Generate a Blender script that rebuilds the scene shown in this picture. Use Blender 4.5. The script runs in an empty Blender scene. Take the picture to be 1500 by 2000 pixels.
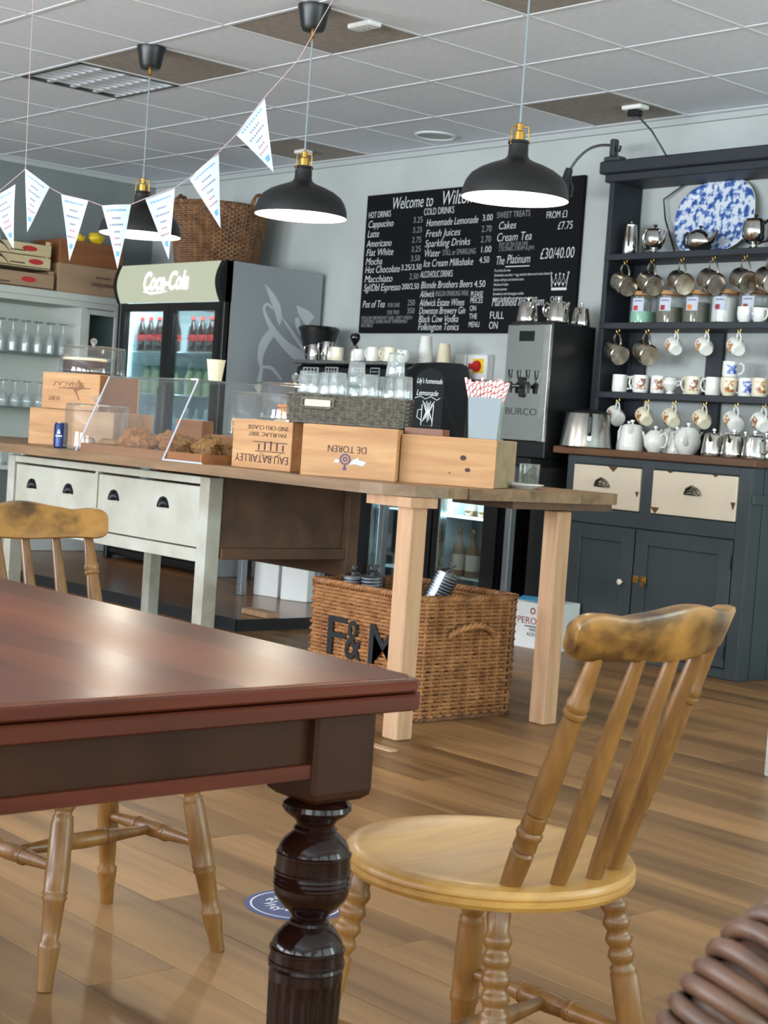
import bpy, math, random
from mathutils import Vector, Matrix

sc = bpy.context.scene
col = sc.collection
PI = math.pi
R = math.radians
random.seed(7)

# ------------------------------------------------------------------ camera
cam_d = bpy.data.cameras.new('camera')
cam = bpy.data.objects.new('camera', cam_d)
col.objects.link(cam)
sc.camera = cam
YAW, PITCH, ROLL = -0.8422715, -0.0498311, 0.0699400
cp, sp, cy, sy = math.cos(PITCH), math.sin(PITCH), math.cos(YAW), math.sin(YAW)
fw = Vector((sy * cp, cy * cp, sp))
r0 = Vector((cy, -sy, 0))
u0 = r0.cross(fw)
rt = math.cos(ROLL) * r0 + math.sin(ROLL) * u0
up = -math.sin(ROLL) * r0 + math.cos(ROLL) * u0
m3 = Matrix((rt, up, -fw)).transposed()
cam.matrix_world = Matrix.Translation((0, 0, 1.01)) @ m3.to_4x4()
cam_d.sensor_fit = 'VERTICAL'
cam_d.sensor_height = 36.0
cam_d.lens = 36.0 * 3122.94 / 2000.0
cam_d.clip_start = 0.05
cam_d.dof.use_dof = True
cam_d.dof.focus_distance = 3.0
cam_d.dof.aperture_fstop = 18.0

# ------------------------------------------------------------------ world, daylight, exposure
w = bpy.data.worlds.new('world')
sc.world = w
w.use_nodes = True
w.node_tree.nodes['Background'].inputs[0].default_value = (0.62, 0.78, 1.0, 1)
w.node_tree.nodes['Background'].inputs[1].default_value = 1.0
sc.view_settings.view_transform = 'Standard'
sc.view_settings.look = 'None'
sc.view_settings.exposure = 0.12
sc.view_settings.gamma = 1.0
sc.view_settings.use_curve_mapping = False
if hasattr(sc, 'cycles'):
    sc.cycles.max_bounces = 7
    sc.cycles.diffuse_bounces = 3
    sc.cycles.glossy_bounces = 3
    sc.cycles.transparent_max_bounces = 10

def area(name, loc, rot, sx, sz, power, color):
    l = bpy.data.lights.new(name, 'AREA')
    l.shape = 'RECTANGLE'; l.size = sx; l.size_y = sz
    l.energy = power; l.color = color
    o = bpy.data.objects.new(name, l)
    o.location = loc; o.rotation_euler = rot
    col.objects.link(o)
    return o
DAY = (0.87, 0.945, 1.0)
# daylight standing in the window openings: sky and bright ground outside, lamps tilted well upwards to brighten the ceiling
for yy, pw in ((-1.9, 60), (0.6, 50), (3.1, 55), (5.3, 130)):  # the last side window is added to light the dresser's side
    area('daylight_side_window', (2.62, yy, 1.40), (0, R(115), 0), 1.9, 2.1 if yy < 5 else 1.5, pw, (0.82, 1.0, 0.92))
for xx, pw in ((-7.6, 370), (-4.8, 340), (-2.0, 260), (0.8, 120)):
    area('daylight_rear_window', (xx, -3.42, 1.40), (R(142), 0, 0), 2.1, 1.9, pw, DAY)

# ------------------------------------------------------------------ colour and material helpers
def lin(v):
    v = v / 255.0
    return v / 12.92 if v <= 0.04045 else ((v + 0.055) / 1.055) ** 2.4
def C3(t):
    return (lin(t[0]), lin(t[1]), lin(t[2]), 1.0)
MATS = {}
def _new(name):
    m = bpy.data.materials.new(name)
    m.use_nodes = True
    nt = m.node_tree
    return m, nt, nt.nodes['Principled BSDF']
def mat(name, rgb, rough=0.5, metal=0.0, var=0.0, scale=8.0, bump=0.0, bscale=60.0, spec=0.5, coat=0.0, rvar=0.0, rgb2=None):
    """painted, metal, ceramic or cloth surface with optional noise variation in colour, roughness and relief"""
    m, nt, b = _new(name)
    b.inputs['Base Color'].default_value = C3(rgb)
    b.inputs['Roughness'].default_value = rough
    b.inputs['Metallic'].default_value = metal
    b.inputs['Specular IOR Level'].default_value = spec
    b.inputs['Coat Weight'].default_value = coat
    L = nt.links.new
    if var or bump or rvar or rgb2:
        tc = nt.nodes.new('ShaderNodeTexCoord')
        no = nt.nodes.new('ShaderNodeTexNoise')
        no.inputs['Scale'].default_value = scale; no.inputs['Detail'].default_value = 3
        L(tc.outputs['Object'], no.inputs['Vector'])
        if var or rgb2:
            cr = nt.nodes.new('ShaderNodeValToRGB')
            a = rgb2 if rgb2 else tuple(max(0, x * (1 - var)) for x in rgb)
            cr.color_ramp.elements[0].position = 0.32; cr.color_ramp.elements[1].position = 0.68
            cr.color_ramp.elements[0].color = C3(a)
            cr.color_ramp.elements[1].color = C3(rgb)
            L(no.outputs['Fac'], cr.inputs['Fac']); L(cr.outputs['Color'], b.inputs['Base Color'])
        if rvar:
            mr = nt.nodes.new('ShaderNodeMapRange')
            mr.inputs['To Min'].default_value = max(0, rough - rvar); mr.inputs['To Max'].default_value = min(1, rough + rvar)
            L(no.outputs['Fac'], mr.inputs['Value']); L(mr.outputs['Result'], b.inputs['Roughness'])
        if bump:
            n2 = nt.nodes.new('ShaderNodeTexNoise'); n2.inputs['Scale'].default_value = bscale; n2.inputs['Detail'].default_value = 3
            bp = nt.nodes.new('ShaderNodeBump'); bp.inputs['Strength'].default_value = bump; bp.inputs['Distance'].default_value = 0.004
            L(tc.outputs['Object'], n2.inputs['Vector']); L(n2.outputs['Fac'], bp.inputs['Height']); L(bp.outputs['Normal'], b.inputs['Normal'])
    MATS[name] = m
    return m
def wood(name, dark, light, axis='x', grain=14.0, stretch=12.0, rough=0.45, coat=0.0, randv=0.0, bump=0.15, contrast=(0.3, 0.7), blotch=0.25, spec=0.5, rvar=0.08):
    """wood grain stretched along one axis; randv varies the tone from object to object (planks)"""
    m, nt, b = _new(name)
    L = nt.links.new; N = nt.nodes.new
    tc = N('ShaderNodeTexCoord'); mp = N('ShaderNodeMapping')
    s = {'x': (1.0 / stretch, 1, 1), 'y': (1, 1.0 / stretch, 1), 'z': (1, 1, 1.0 / stretch)}[axis]
    mp.inputs['Scale'].default_value = s
    oi = N('ShaderNodeObjectInfo')
    vm = N('ShaderNodeVectorMath'); vm.operation = 'MULTIPLY_ADD'
    vm.inputs[1].default_value = (37.0, 37.0, 37.0)
    cmb = N('ShaderNodeCombineXYZ')
    for k in range(3): L(oi.outputs['Random'], cmb.inputs[k])
    L(cmb.outputs[0], vm.inputs[0])
    L(tc.outputs['Object'], vm.inputs[2]); L(vm.outputs[0], mp.inputs['Vector'])
    n1 = N('ShaderNodeTexNoise'); n1.inputs['Scale'].default_value = grain; n1.inputs['Detail'].default_value = 4; n1.inputs['Distortion'].default_value = 0.6
    L(mp.outputs[0], n1.inputs['Vector'])
    n2 = N('ShaderNodeTexNoise'); n2.inputs['Scale'].default_value = grain * 0.22; n2.inputs['Detail'].default_value = 2
    L(mp.outputs[0], n2.inputs['Vector'])
    mx = N('ShaderNodeMix'); mx.inputs[0].default_value = blotch * 1.6 if blotch < 0.6 else 0.9
    L(n1.outputs['Fac'], mx.inputs[2]); L(n2.outputs['Fac'], mx.inputs[3])
    cr = N('ShaderNodeValToRGB')
    cr.color_ramp.elements[0].position = contrast[0]; cr.color_ramp.elements[1].position = contrast[1]
    cr.color_ramp.elements[0].color = C3(dark); cr.color_ramp.elements[1].color = C3(light)
    L(mx.outputs[0], cr.inputs['Fac'])
    out = cr.outputs['Color']
    if randv:
        hs = N('ShaderNodeHueSaturation')
        mr = N('ShaderNodeMapRange'); mr.inputs['To Min'].default_value = 1 - randv; mr.inputs['To Max'].default_value = 1 + randv * 0.7
        L(oi.outputs['Random'], mr.inputs['Value']); L(mr.outputs['Result'], hs.inputs['Value']); L(out, hs.inputs['Color'])
        out = hs.outputs['Color']
    L(out, b.inputs['Base Color'])
    b.inputs['Roughness'].default_value = rough
    if rvar:
        m2 = N('ShaderNodeMapRange'); m2.inputs['To Min'].default_value = max(0.02, rough - rvar); m2.inputs['To Max'].default_value = rough + rvar
        L(n2.outputs['Fac'], m2.inputs['Value']); L(m2.outputs['Result'], b.inputs['Roughness'])
    b.inputs['Specular IOR Level'].default_value = spec
    b.inputs['Coat Weight'].default_value = coat; b.inputs['Coat Roughness'].default_value = 0.12
    if bump > 0.1:
        bp = N('ShaderNodeBump'); bp.inputs['Strength'].default_value = bump; bp.inputs['Distance'].default_value = 0.002
        L(n1.outputs['Fac'], bp.inputs['Height']); L(bp.outputs['Normal'], b.inputs['Normal'])
    MATS[name] = m
    return m
def emit(name, rgb, strength, base=None):
    m, nt, b = _new(name)
    b.inputs['Base Color'].default_value = C3(base or rgb)
    b.inputs['Emission Color'].default_value = C3(rgb)
    b.inputs['Emission Strength'].default_value = strength
    try: m.cycles.emission_sampling = 'NONE'
    except Exception: pass
    MATS[name] = m
    return m
def glass(name, tint=(245, 250, 250), refl=0.12, rough=0.03, haze=0.0, edge=0.75):
    """thin clear glass or acrylic: mostly see-through, glossy towards its edges, a little cloudy, with white mixed in to look brighter"""
    m, nt, b = _new(name)
    L = nt.links.new; N = nt.nodes.new
    nt.nodes.remove(b)
    out = nt.nodes['Material Output']
    tr = N('ShaderNodeBsdfTransparent'); tr.inputs[0].default_value = C3(tint)
    gl = N('ShaderNodeBsdfGlossy'); gl.inputs['Roughness'].default_value = rough
    lw = N('ShaderNodeLayerWeight'); lw.inputs[0].default_value = 0.25
    ma = N('ShaderNodeMath'); ma.operation = 'MULTIPLY_ADD'; ma.inputs[1].default_value = edge; ma.inputs[2].default_value = refl; ma.use_clamp = True
    L(lw.outputs['Fresnel'], ma.inputs[0])
    ms = N('ShaderNodeMixShader')
    L(ma.outputs[0], ms.inputs[0]); L(tr.outputs[0], ms.inputs[1]); L(gl.outputs[0], ms.inputs[2])
    res = ms.outputs[0]
    if haze:  # even white mixed in, standing in for bright reflections
        df_ = N('ShaderNodeBsdfDiffuse'); df_.inputs[0].default_value = (0.85, 0.88, 0.88, 1)
        m2 = N('ShaderNodeMixShader'); m2.inputs[0].default_value = haze
        L(res, m2.inputs[1]); L(df_.outputs[0], m2.inputs[2]); res = m2.outputs[0]
    L(res, out.inputs['Surface'])
    MATS[name] = m
    return m
def prints(name, base, cols, scale=30.0, lo=0.40, hi=0.66):
    """flat printed decoration: patches of several colours on a ground"""
    m, nt, b = _new(name)
    L = nt.links.new; N = nt.nodes.new
    tc = N('ShaderNodeTexCoord'); no = N('ShaderNodeTexNoise'); no.inputs['Scale'].default_value = scale; no.inputs['Detail'].default_value = 4
    L(tc.outputs['Object'], no.inputs['Vector'])
    cr = N('ShaderNodeValToRGB'); r = cr.color_ramp; r.interpolation = 'LINEAR'
    seq = [base] + list(cols)
    n = len(seq)
    r.elements[0].position = lo; r.elements[0].color = C3(seq[0])
    r.elements[1].position = hi; r.elements[1].color = C3(seq[-1])
    for k in range(1, n - 1):
        e = r.elements.new(lo + (hi - lo) * k / (n - 1)); e.color = C3(seq[k])
    L(no.outputs['Fac'], cr.inputs['Fac']); L(cr.outputs['Color'], b.inputs['Base Color'])
    b.inputs['Roughness'].default_value = 0.25
    MATS[name] = m
    return m

# ------------------------------------------------------------------ mesh builder
class MB:
    def __init__(s): s.v = []; s.f = []
    def add(s, vs, fs, M=None):
        o = len(s.v)
        s.v += [tuple((M @ Vector(p)) if M is not None else p) for p in vs]
        s.f += [tuple(i + o for i in f) for f in fs]
        return s
    def box(s, x0, x1, y0, y1, z0, z1, M=None):
        vs = [(x0, y0, z0), (x1, y0, z0), (x1, y1, z0), (x0, y1, z0), (x0, y0, z1), (x1, y0, z1), (x1, y1, z1), (x0, y1, z1)]
        return s.add(vs, [(0, 3, 2, 1), (4, 5, 6, 7), (0, 1, 5, 4), (1, 2, 6, 5), (2, 3, 7, 6), (3, 0, 4, 7)], M)
    def cb(s, x0, x1, y0, y1, z0, z1, c=0.003, M=None):
        """box with chamfered upright edges and a chamfered top rim"""
        def ring(z, i):
            a, b_, d, e = x0 + i, x1 - i, y0 + i, y1 - i
            return [(a + c, d, z), (b_ - c, d, z), (b_, d + c, z), (b_, e - c, z), (b_ - c, e, z), (a + c, e, z), (a, e - c, z), (a, d + c, z)]
        vs = ring(z0, c) + ring(z0 + c, 0) + ring(z1 - c, 0) + ring(z1, c)
        fs = [tuple(range(7, -1, -1)), tuple(range(24, 32))]
        for k in range(3):
            for i in range(8):
                j = (i + 1) % 8
                fs.append((k * 8 + i, k * 8 + j, k * 8 + 8 + j, k * 8 + 8 + i))
        return s.add(vs, fs, M)
    def lathe(s, prof, seg=24, M=None, a0=0.0, a1=None, fn=None, caps=False):
        full = a1 is None
        n = seg if full else seg + 1
        span = 2 * PI if full else a1 - a0
        vs = []
        for (r, z) in prof:
            for i in range(n):
                a = a0 + span * i / seg
                rr = r if fn is None else fn(r, z, a)
                vs.append((rr * math.cos(a), rr * math.sin(a), z))
        fs = []
        for k in range(len(prof) - 1):
            for i in range(seg):
                j = (i + 1) % n if full else i + 1
                fs.append((k * n + i, k * n + j, (k + 1) * n + j, (k + 1) * n + i))
        if full and caps:
            if prof[0][0] > 1e-5: fs.append(tuple(range(n - 1, -1, -1)))
            if prof[-1][0] > 1e-5: fs.append(tuple((len(prof) - 1) * n + i for i in range(n)))
        return s.add(vs, fs, M)
    def tube(s, pts, r, seg=8, closed=False, M=None, flat=1.0, up=None):
        pts = [Vector(p) for p in pts]
        n = len(pts)
        rad = r if isinstance(r, (list, tuple)) else [r] * n
        vs = []; prev = None
        for i, p in enumerate(pts):
            if closed: t = pts[(i + 1) % n] - pts[i - 1]
            else: t = pts[min(i + 1, n - 1)] - pts[max(i - 1, 0)]
            if t.length < 1e-9: t = Vector((0, 0, 1))
            t.normalize()
            if prev is None:
                a = Vector(up) if up is not None else (Vector((0, 0, 1)) if abs(t.z) < 0.9 else Vector((1, 0, 0)))
            else: a = prev
            nrm = a - t * a.dot(t)
            if nrm.length < 1e-6: nrm = t.orthogonal()
            nrm.normalize(); prev = nrm
            bi = t.cross(nrm)
            for k in range(seg):
                an = 2 * PI * k / seg
                vs.append(p + nrm * (rad[i] * math.cos(an)) + bi * (rad[i] * flat * math.sin(an)))
        fs = []
        for i in range(n if closed else n - 1):
            j = (i + 1) % n
            for k in range(seg):
                l = (k + 1) % seg
                fs.append((i * seg + k, i * seg + l, j * seg + l, j * seg + k))
        if not closed:
            fs.append(tuple(range(seg - 1, -1, -1))); fs.append(tuple((n - 1) * seg + k for k in range(seg)))
        return s.add(vs, fs, M)
    def prism(s, poly, z0, z1, M=None):
        n = len(poly)
        vs = [(x, y, z0) for x, y in poly] + [(x, y, z1) for x, y in poly]
        fs = [tuple(range(n - 1, -1, -1)), tuple(range(n, 2 * n))] + [(i, (i + 1) % n, n + (i + 1) % n, n + i) for i in range(n)]
        return s.add(vs, fs, M)
    def turned(s, p, q, prof, seg=14):
        """turned spindle or leg from p to q; prof = [(fraction of the way, radius)]"""
        p, q = Vector(p), Vector(q)
        d = q - p; L = d.length
        M = Matrix.Translation(p) @ d.to_track_quat('Z', 'Y').to_matrix().to_4x4()
        return s.lathe([(r, t * L) for t, r in prof], seg, M, caps=True)
    def build(s, name, m, parent=None, smooth=35, loc=None, rot=None, kind=None, label=None):
        used = sorted({i for f in s.f for i in f})
        if len(used) != len(s.v):
            ix = {o_: n_ for n_, o_ in enumerate(used)}
            s.v = [s.v[i] for i in used]; s.f = [tuple(ix[i] for i in f) for f in s.f]
        me = bpy.data.meshes.new(name)
        me.from_pydata([tuple(p) for p in s.v], [], s.f)
        me.materials.append(MATS[m] if isinstance(m, str) else m)
        if smooth:
            me.polygons.foreach_set('use_smooth', [True] * len(me.polygons))
            me.set_sharp_from_angle(angle=R(smooth))
        o = bpy.data.objects.new(name, me)
        col.objects.link(o)
        if parent is not None: o.parent = parent
        if loc is not None: o.location = loc
        if rot is not None: o.rotation_euler = rot
        if kind: o['kind'] = kind
        if label: o['label'] = label
        return o
def tag(o, label, cat, group=None):
    o['label'] = label; o['category'] = cat
    if group: o['group'] = group
    return o
def T(name, label, cat, loc=(0, 0, 0), rz=0.0, group=None, M=None):
    o = bpy.data.objects.new(name, None)
    o.empty_display_size = 0.05
    col.objects.link(o)
    if M is not None: o.matrix_world = M
    else:
        o.location = loc; o.rotation_euler = (0, 0, rz)
    return tag(o, label, cat, group)
def S(o):
    o['kind'] = 'structure'
    return o
def dup(root, label, loc=None, rz=None, M=None, group=None):
    def cp_(o, par):
        c = o.copy(); col.objects.link(c); c.parent = par
        for k in list(kids.get(o, ())): cp_(k, c)
        return c
    kids = {}
    def walk(o):
        kids[o] = list(o.children)
        for k in kids[o]: walk(k)
    walk(root)
    c = cp_(root, None)
    c['label'] = label
    if group: c['group'] = group
    if M is not None: c.matrix_world = M
    else:
        if loc is not None: c.location = loc
        if rz is not None: c.rotation_euler = (0, 0, rz)
    return c
def frame(loc, zax, xax):
    """matrix with local z along zax and local x as near as possible to xax"""
    z = Vector(zax).normalized(); x = Vector(xax); x = (x - z * x.dot(z)).normalized(); y = z.cross(x)
    return Matrix.Translation(loc) @ Matrix((x, y, z)).transposed().to_4x4()
TEXTS = []
FACE_Y = (R(90), 0, 0)                      # lettering on a face that looks towards -y
def text(name, body, m, parent, loc, size, width=None, rot=FACE_Y, shear=0.0, align='LEFT', bold=0.0, space=1.0, ext=0.0006):
    cu = bpy.data.curves.new(name, 'FONT')
    cu.body = body; cu.size = size; cu.shear = shear; cu.align_x = align; cu.space_character = space
    cu.extrude = ext; cu.offset = bold if bold else -size * 0.008; cu.resolution_u = 3
    cu.materials.append(MATS[m])
    o = bpy.data.objects.new(name, cu)
    col.objects.link(o)
    if parent is not None: o.parent = parent
    o.location = loc; o.rotation_euler = rot
    TEXTS.append((o, width))
    return o
def ang(a, r): return (r * math.cos(a), r * math.sin(a))
def arc(cx, cy_, r, a0, a1, n): return [(cx + r * math.cos(a0 + (a1 - a0) * k / n), cy_ + r * math.sin(a0 + (a1 - a0) * k / n)) for k in range(n + 1)]
def rrect(x0, x1, y0, y1, r, n=4):
    return arc(x1 - r, y1 - r, r, 0, PI / 2, n) + arc(x0 + r, y1 - r, r, PI / 2, PI, n) + arc(x0 + r, y0 + r, r, PI, 1.5 * PI, n) + arc(x1 - r, y0 + r, r, 1.5 * PI, 2 * PI, n)
def weave(mb, loop, z0, z1, rows, stakes, r, amp, flare=lambda t: (1.0, 1.0), seg=5, wob=0.0):
    """woven wall: each row runs round the closed outline in and out of upright stakes"""
    P = [Vector((x, y, 0)) for x, y in loop]
    n = len(P)
    seglen = [(P[(i + 1) % n] - P[i]).length for i in range(n)]
    tot = sum(seglen)
    def at(d):
        d %= tot
        for i in range(n):
            if d <= seglen[i] or i == n - 1:
                t = P[(i + 1) % n] - P[i]
                q = P[i] + t * (d / max(seglen[i], 1e-9))
                t.normalize()
                return q, Vector((t.y, -t.x, 0))
            d -= seglen[i]
    M_ = stakes * 2 + 1
    base = [at(tot * k / M_) for k in range(M_)]
    for k in range(rows):
        tt = (k + 0.5) / rows
        z = z0 + (z1 - z0) * tt
        sx, sy_ = flare(tt)
        pts = []
        for i, (q, nn) in enumerate(base):
            sgn = 1 if (i + k * 1) % 2 else -1
            if M_ % 2 and (k % 2): sgn = 1 if (i % 2) else -1
            elif M_ % 2: sgn = -1 if (i % 2) else 1
            pts.append((q.x * sx + nn.x * amp * sgn, q.y * sy_ + nn.y * amp * sgn, z + random.uniform(-wob, wob)))
        mb.tube(pts, r, seg, closed=True)
    for i in range(0, M_, 2):
        q, nn = base[i]
        pts = []
        for k in range(6):
            tt = k / 5
            sx, sy_ = flare(tt)
            pts.append((q.x * sx, q.y * sy_, z0 + (z1 - z0) * tt))
        mb.tube(pts, r * 0.9, 5)
def braid(mb, loop, z, r, pitch=0.02, rope=0.5, closed=True, sc_=(1.0, 1.0)):
    P = [Vector((x * sc_[0], y * sc_[1], z)) for x, y in loop]
    n = len(P)
    pts = []
    cnt = n if closed else n - 1
    for i in range(cnt):
        a, b = P[i], P[(i + 1) % n]
        k = max(1, int((b - a).length / 0.008))
        for j in range(k): pts.append(a.lerp(b, j / k))
    for ph in (0, 2 * PI / 3, 4 * PI / 3):
        q = []
        d = 0.0
        for i, p in enumerate(pts):
            nx = pts[(i + 1) % len(pts)] if (closed or i < len(pts) - 1) else p + (p - pts[i - 1])
            t = nx - p; d += t.length
            t = t.normalized(); s_ = t.cross(Vector((0, 0, 1)))
            an = ph + 2 * PI * d / pitch
            q.append(p + Vector((0, 0, 1)) * (r * math.sin(an)) + s_ * (r * math.cos(an)))
        mb.tube(q, r * 0.75, 5, closed=closed)
def lump(mb, c, r, seed, M=None, sx=1, sy_=1, sz=1, amp=0.25, nu=9, nv=7):
    rnd = random.Random(seed)
    ph = [rnd.uniform(0, 6.28) for _ in range(6)]
    vs = []
    for j in range(nv + 1):
        th = PI * j / nv
        for i in range(nu):
            a = 2 * PI * i / nu
            k = 1 + amp * (math.sin(3 * a + ph[0] + 2 * th) * 0.5 + math.sin(5 * th + ph[1] + a) * 0.4 + rnd.uniform(-.35, .35))
            if j in (0, nv): k = 1
            vs.append((c[0] + r * sx * k * math.sin(th) * math.cos(a), c[1] + r * sy_ * k * math.sin(th) * math.sin(a), c[2] + r * sz * k * math.cos(th)))
    fs = [(j * nu + i, (j + 1) * nu + i, (j + 1) * nu + (i + 1) % nu, j * nu + (i + 1) % nu) for j in range(nv) for i in range(nu)]
    mb.add(vs, fs, M)

# ------------------------------------------------------------------ materials
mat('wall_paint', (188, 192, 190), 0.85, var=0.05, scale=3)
mat('wall_left_shaded', (132, 138, 138), 0.85, var=0.05, scale=3)  # same paint as the back wall, its dimmer light put into the colour
mat('tile_white', (230, 235, 243), 0.9, var=0.03, scale=30)
mat('tile_tan', (166, 157, 148), 0.85, var=0.10, scale=22)
mat('grid_white', (226, 228, 232), 0.5)
mat('trim_paint', (178, 182, 182), 0.6)
mat('white_plastic', (232, 232, 230), 0.4)
mat('black_plastic', (18, 19, 22), 0.35)
mat('black_matt', (24, 24, 26), 0.7)
mat('black_gloss', (10, 10, 12), 0.12, coat=0.3)
mat('lamp_black', (30, 30, 30), 0.42, spec=0.4)
mat('lamp_white', (250, 248, 240), 0.5)
mat('brass', (205, 160, 80), 0.25, metal=1.0)
mat('chrome', (215, 213, 208), 0.12, metal=1.0, rvar=0.06, scale=6)
mat('louvre_silver', (236, 238, 242), 0.45, metal=0.55)
mat('steel', (190, 190, 188), 0.28, metal=1.0, rvar=0.1, scale=10)
mat('silver_worn', (216, 208, 194), 0.26, metal=1.0, var=0.18, scale=22, rvar=0.12)
mat('steel_dark', (90, 92, 95), 0.4, metal=1.0)
mat('steel_grey', (140, 146, 152), 0.4, metal=0.6)
wood('floor_wood', (78, 52, 32), (166, 124, 80), 'x', grain=24, stretch=18, rough=0.38, randv=0.14, bump=0.06, contrast=(0.28, 0.66), blotch=0.40, spec=0.32)
wood('platform_wood', (92, 60, 38), (150, 104, 66), 'x', grain=9, stretch=14, rough=0.25, bump=0.05)
wood('mahogany_top', (56, 21, 11), (130, 66, 35), 'x', grain=20, stretch=9, rough=0.27, coat=0.0, spec=0.22, rvar=0.12, contrast=(0.30, 0.70), bump=0.04, blotch=0.45)
wood('mahogany_edge', (48, 17, 8), (92, 40, 22), 'y', grain=26, stretch=10, rough=0.42, coat=0.0, bump=0.06, spec=0.18)
wood('mahogany_dark', (36, 17, 8), (64, 35, 18), 'z', grain=9, stretch=6, rough=0.45, coat=0.0, bump=0.05, spec=0.14)
wood('leg_dark', (12, 5, 4), (38, 16, 10), 'z', grain=30, stretch=3, rough=0.13, coat=0.0, bump=0.03, spec=0.28, rvar=0.03)
wood('chair_wood', (92, 58, 24), (150, 103, 50), 'z', grain=55, stretch=6, rough=0.36, coat=0.04, bump=0.05, blotch=0.35)
wood('chair_seat', (150, 104, 46), (206, 156, 80), 'y', grain=40, stretch=7, rough=0.36, coat=0.05, bump=0.05, blotch=0.35)
wood('chair_crest', (70, 44, 18), (164, 116, 54), 'y', grain=85, stretch=1.6, rough=0.32, coat=0.06, bump=0.05, blotch=0.5, contrast=(0.34, 0.60))
wood('pine', (172, 128, 94), (204, 164, 128), 'z', grain=34, stretch=10, rough=0.6, bump=0.08)
wood('crate_wood', (166, 116, 74), (206, 160, 112), 'x', grain=30, stretch=9, rough=0.65, bump=0.1)
wood('crate_wood_z', (186, 132, 84), (222, 176, 124), 'z', grain=12, stretch=9, rough=0.65, bump=0.1)
wood('crate_brown', (120, 74, 42), (168, 112, 66), 'x', grain=10, stretch=8, rough=0.6, bump=0.1)
wood('crate_grey', (138, 118, 90), (176, 154, 120), 'x', grain=12, stretch=9, rough=0.7, bump=0.12)
wood('counter_wood', (96, 72, 50), (152, 120, 88), 'x', grain=26, stretch=10, rough=0.5, bump=0.2)
wood('old_brown', (62, 42, 30), (104, 74, 50), 'x', grain=9, stretch=9, rough=0.6, bump=0.15)
wood('dresser_top', (70, 44, 26), (118, 78, 48), 'x', grain=10, stretch=9, rough=0.45, bump=0.15)
wood('sign_oak', (104, 58, 30), (146, 88, 50), 'x', grain=14, stretch=6, rough=0.45)
mat('white_distressed', (190, 188, 176), 0.6, rgb2=(168, 163, 148), scale=5, bump=0.2, bscale=40)
mat('white_leg', (184, 182, 172), 0.6, rgb2=(156, 150, 134), scale=7, bump=0.2, bscale=40)
mat('slate_paint', (58, 67, 72), 0.5, var=0.10, scale=4)
mat('navy_paint', (32, 38, 47), 0.55, var=0.12, scale=5)
mat('slate_side_lit', (62, 84, 84), 0.45, var=0.10, scale=4)  # slate paint with the greenish side light put into the colour
mat('cream_paint', (228, 214, 192), 0.6, var=0.03, scale=6, bump=0.12, bscale=40)
mat('chip_wood', (96, 62, 36), 0.8)
mat('iron', (34, 34, 38), 0.4, metal=0.6)
mat('pewter', (150, 144, 130), 0.35, metal=1.0, var=0.5, scale=60)
mat('white_unit', (196, 198, 192), 0.6, var=0.04, scale=5)
mat('grey_cupboard', (98, 104, 104), 0.7)
mat('ceramic', (236, 235, 230), 0.15, coat=0.4)
mat('ceramic_cream', (232, 222, 198), 0.18, coat=0.4)
prints('floral', (236, 232, 224), [(214, 150, 60), (180, 60, 50), (220, 170, 90), (90, 110, 60), (236, 232, 224)], 45)
prints('crest_print', (236, 232, 224), [(190, 130, 60), (120, 50, 40), (60, 60, 100)], 70)
prints('fruit_print', (232, 222, 198), [(200, 130, 40), (150, 70, 30), (90, 90, 50)], 45)
prints('willow', (224, 230, 240), [(150, 175, 215), (84, 118, 184), (46, 80, 152), (60, 92, 164)], 30, 0.47, 0.66)
prints('blue_print', (230, 234, 240), [(80, 110, 190), (40, 60, 140)], 60)
mat('board_black', (17, 18, 21), 0.6, var=0.25, scale=3, spec=0.15)
mat('chalk', (222, 224, 224), 0.9)
mat('chalk_dim', (150, 154, 158), 0.9)
mat('ink', (70, 48, 52), 0.8)
mat('ink_light', (140, 98, 72), 0.8)
mat('ink_violet', (92, 78, 110), 0.8)
mat('wicker', (140, 98, 62), 0.55, rgb2=(98, 64, 38), scale=16)
mat('wicker_light', (176, 122, 74), 0.5, rgb2=(128, 80, 44), scale=16)
mat('wicker_brown', (132, 88, 54), 0.6, rgb2=(92, 58, 34), scale=16)
mat('wicker_grey', (70, 70, 68), 0.55, rgb2=(112, 104, 88), scale=60)
mat('rattan', (104, 72, 54), 0.45, rgb2=(60, 40, 30), scale=24)
mat('black_paint', (16, 16, 20), 0.7)
mat('paper_white', (196, 202, 218), 0.8)  # white paper greyed and blued as if lit from behind
mat('cup_white', (232, 230, 226), 0.8)
mat('paper_cream', (226, 214, 184), 0.8)
mat('card_white', (228, 230, 232), 0.75)
mat('print_grey', (120, 122, 150), 0.9)
mat('print_pink', (186, 120, 124), 0.9)
mat('print_blue', (104, 160, 196), 0.9)
mat('red', (190, 34, 32), 0.4)
mat('yellow', (236, 200, 40), 0.4)
mat('straw_white', (240, 238, 236), 0.7)
mat('straw_red', (206, 48, 56), 0.7)
mat('holder_grey', (142, 152, 158), 0.45)
mat('holder_green', (152, 176, 164), 0.45)
mat('can_blue', (24, 44, 92), 0.3, metal=0.4)
mat('sticker_blue', (62, 74, 122), 0.5)
mat('sticker_white', (224, 226, 232), 0.5)
mat('cable', (22, 26, 34), 0.5)
mat('flex_grey', (140, 152, 160), 0.6)
mat('twine', (190, 160, 160), 0.9)
mat('pastry', (176, 118, 62), 0.75, rgb2=(116, 68, 32), scale=60, bump=0.5, bscale=120)
mat('granola', (150, 108, 56), 0.75, rgb2=(84, 56, 28), scale=90, bump=0.7, bscale=140)
mat('choc_cake', (70, 34, 26), 0.7, var=0.2, scale=50)
mat('icing', (238, 214, 182), 0.6)
mat('sponge', (206, 146, 84), 0.75, var=0.15, scale=60)
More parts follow.
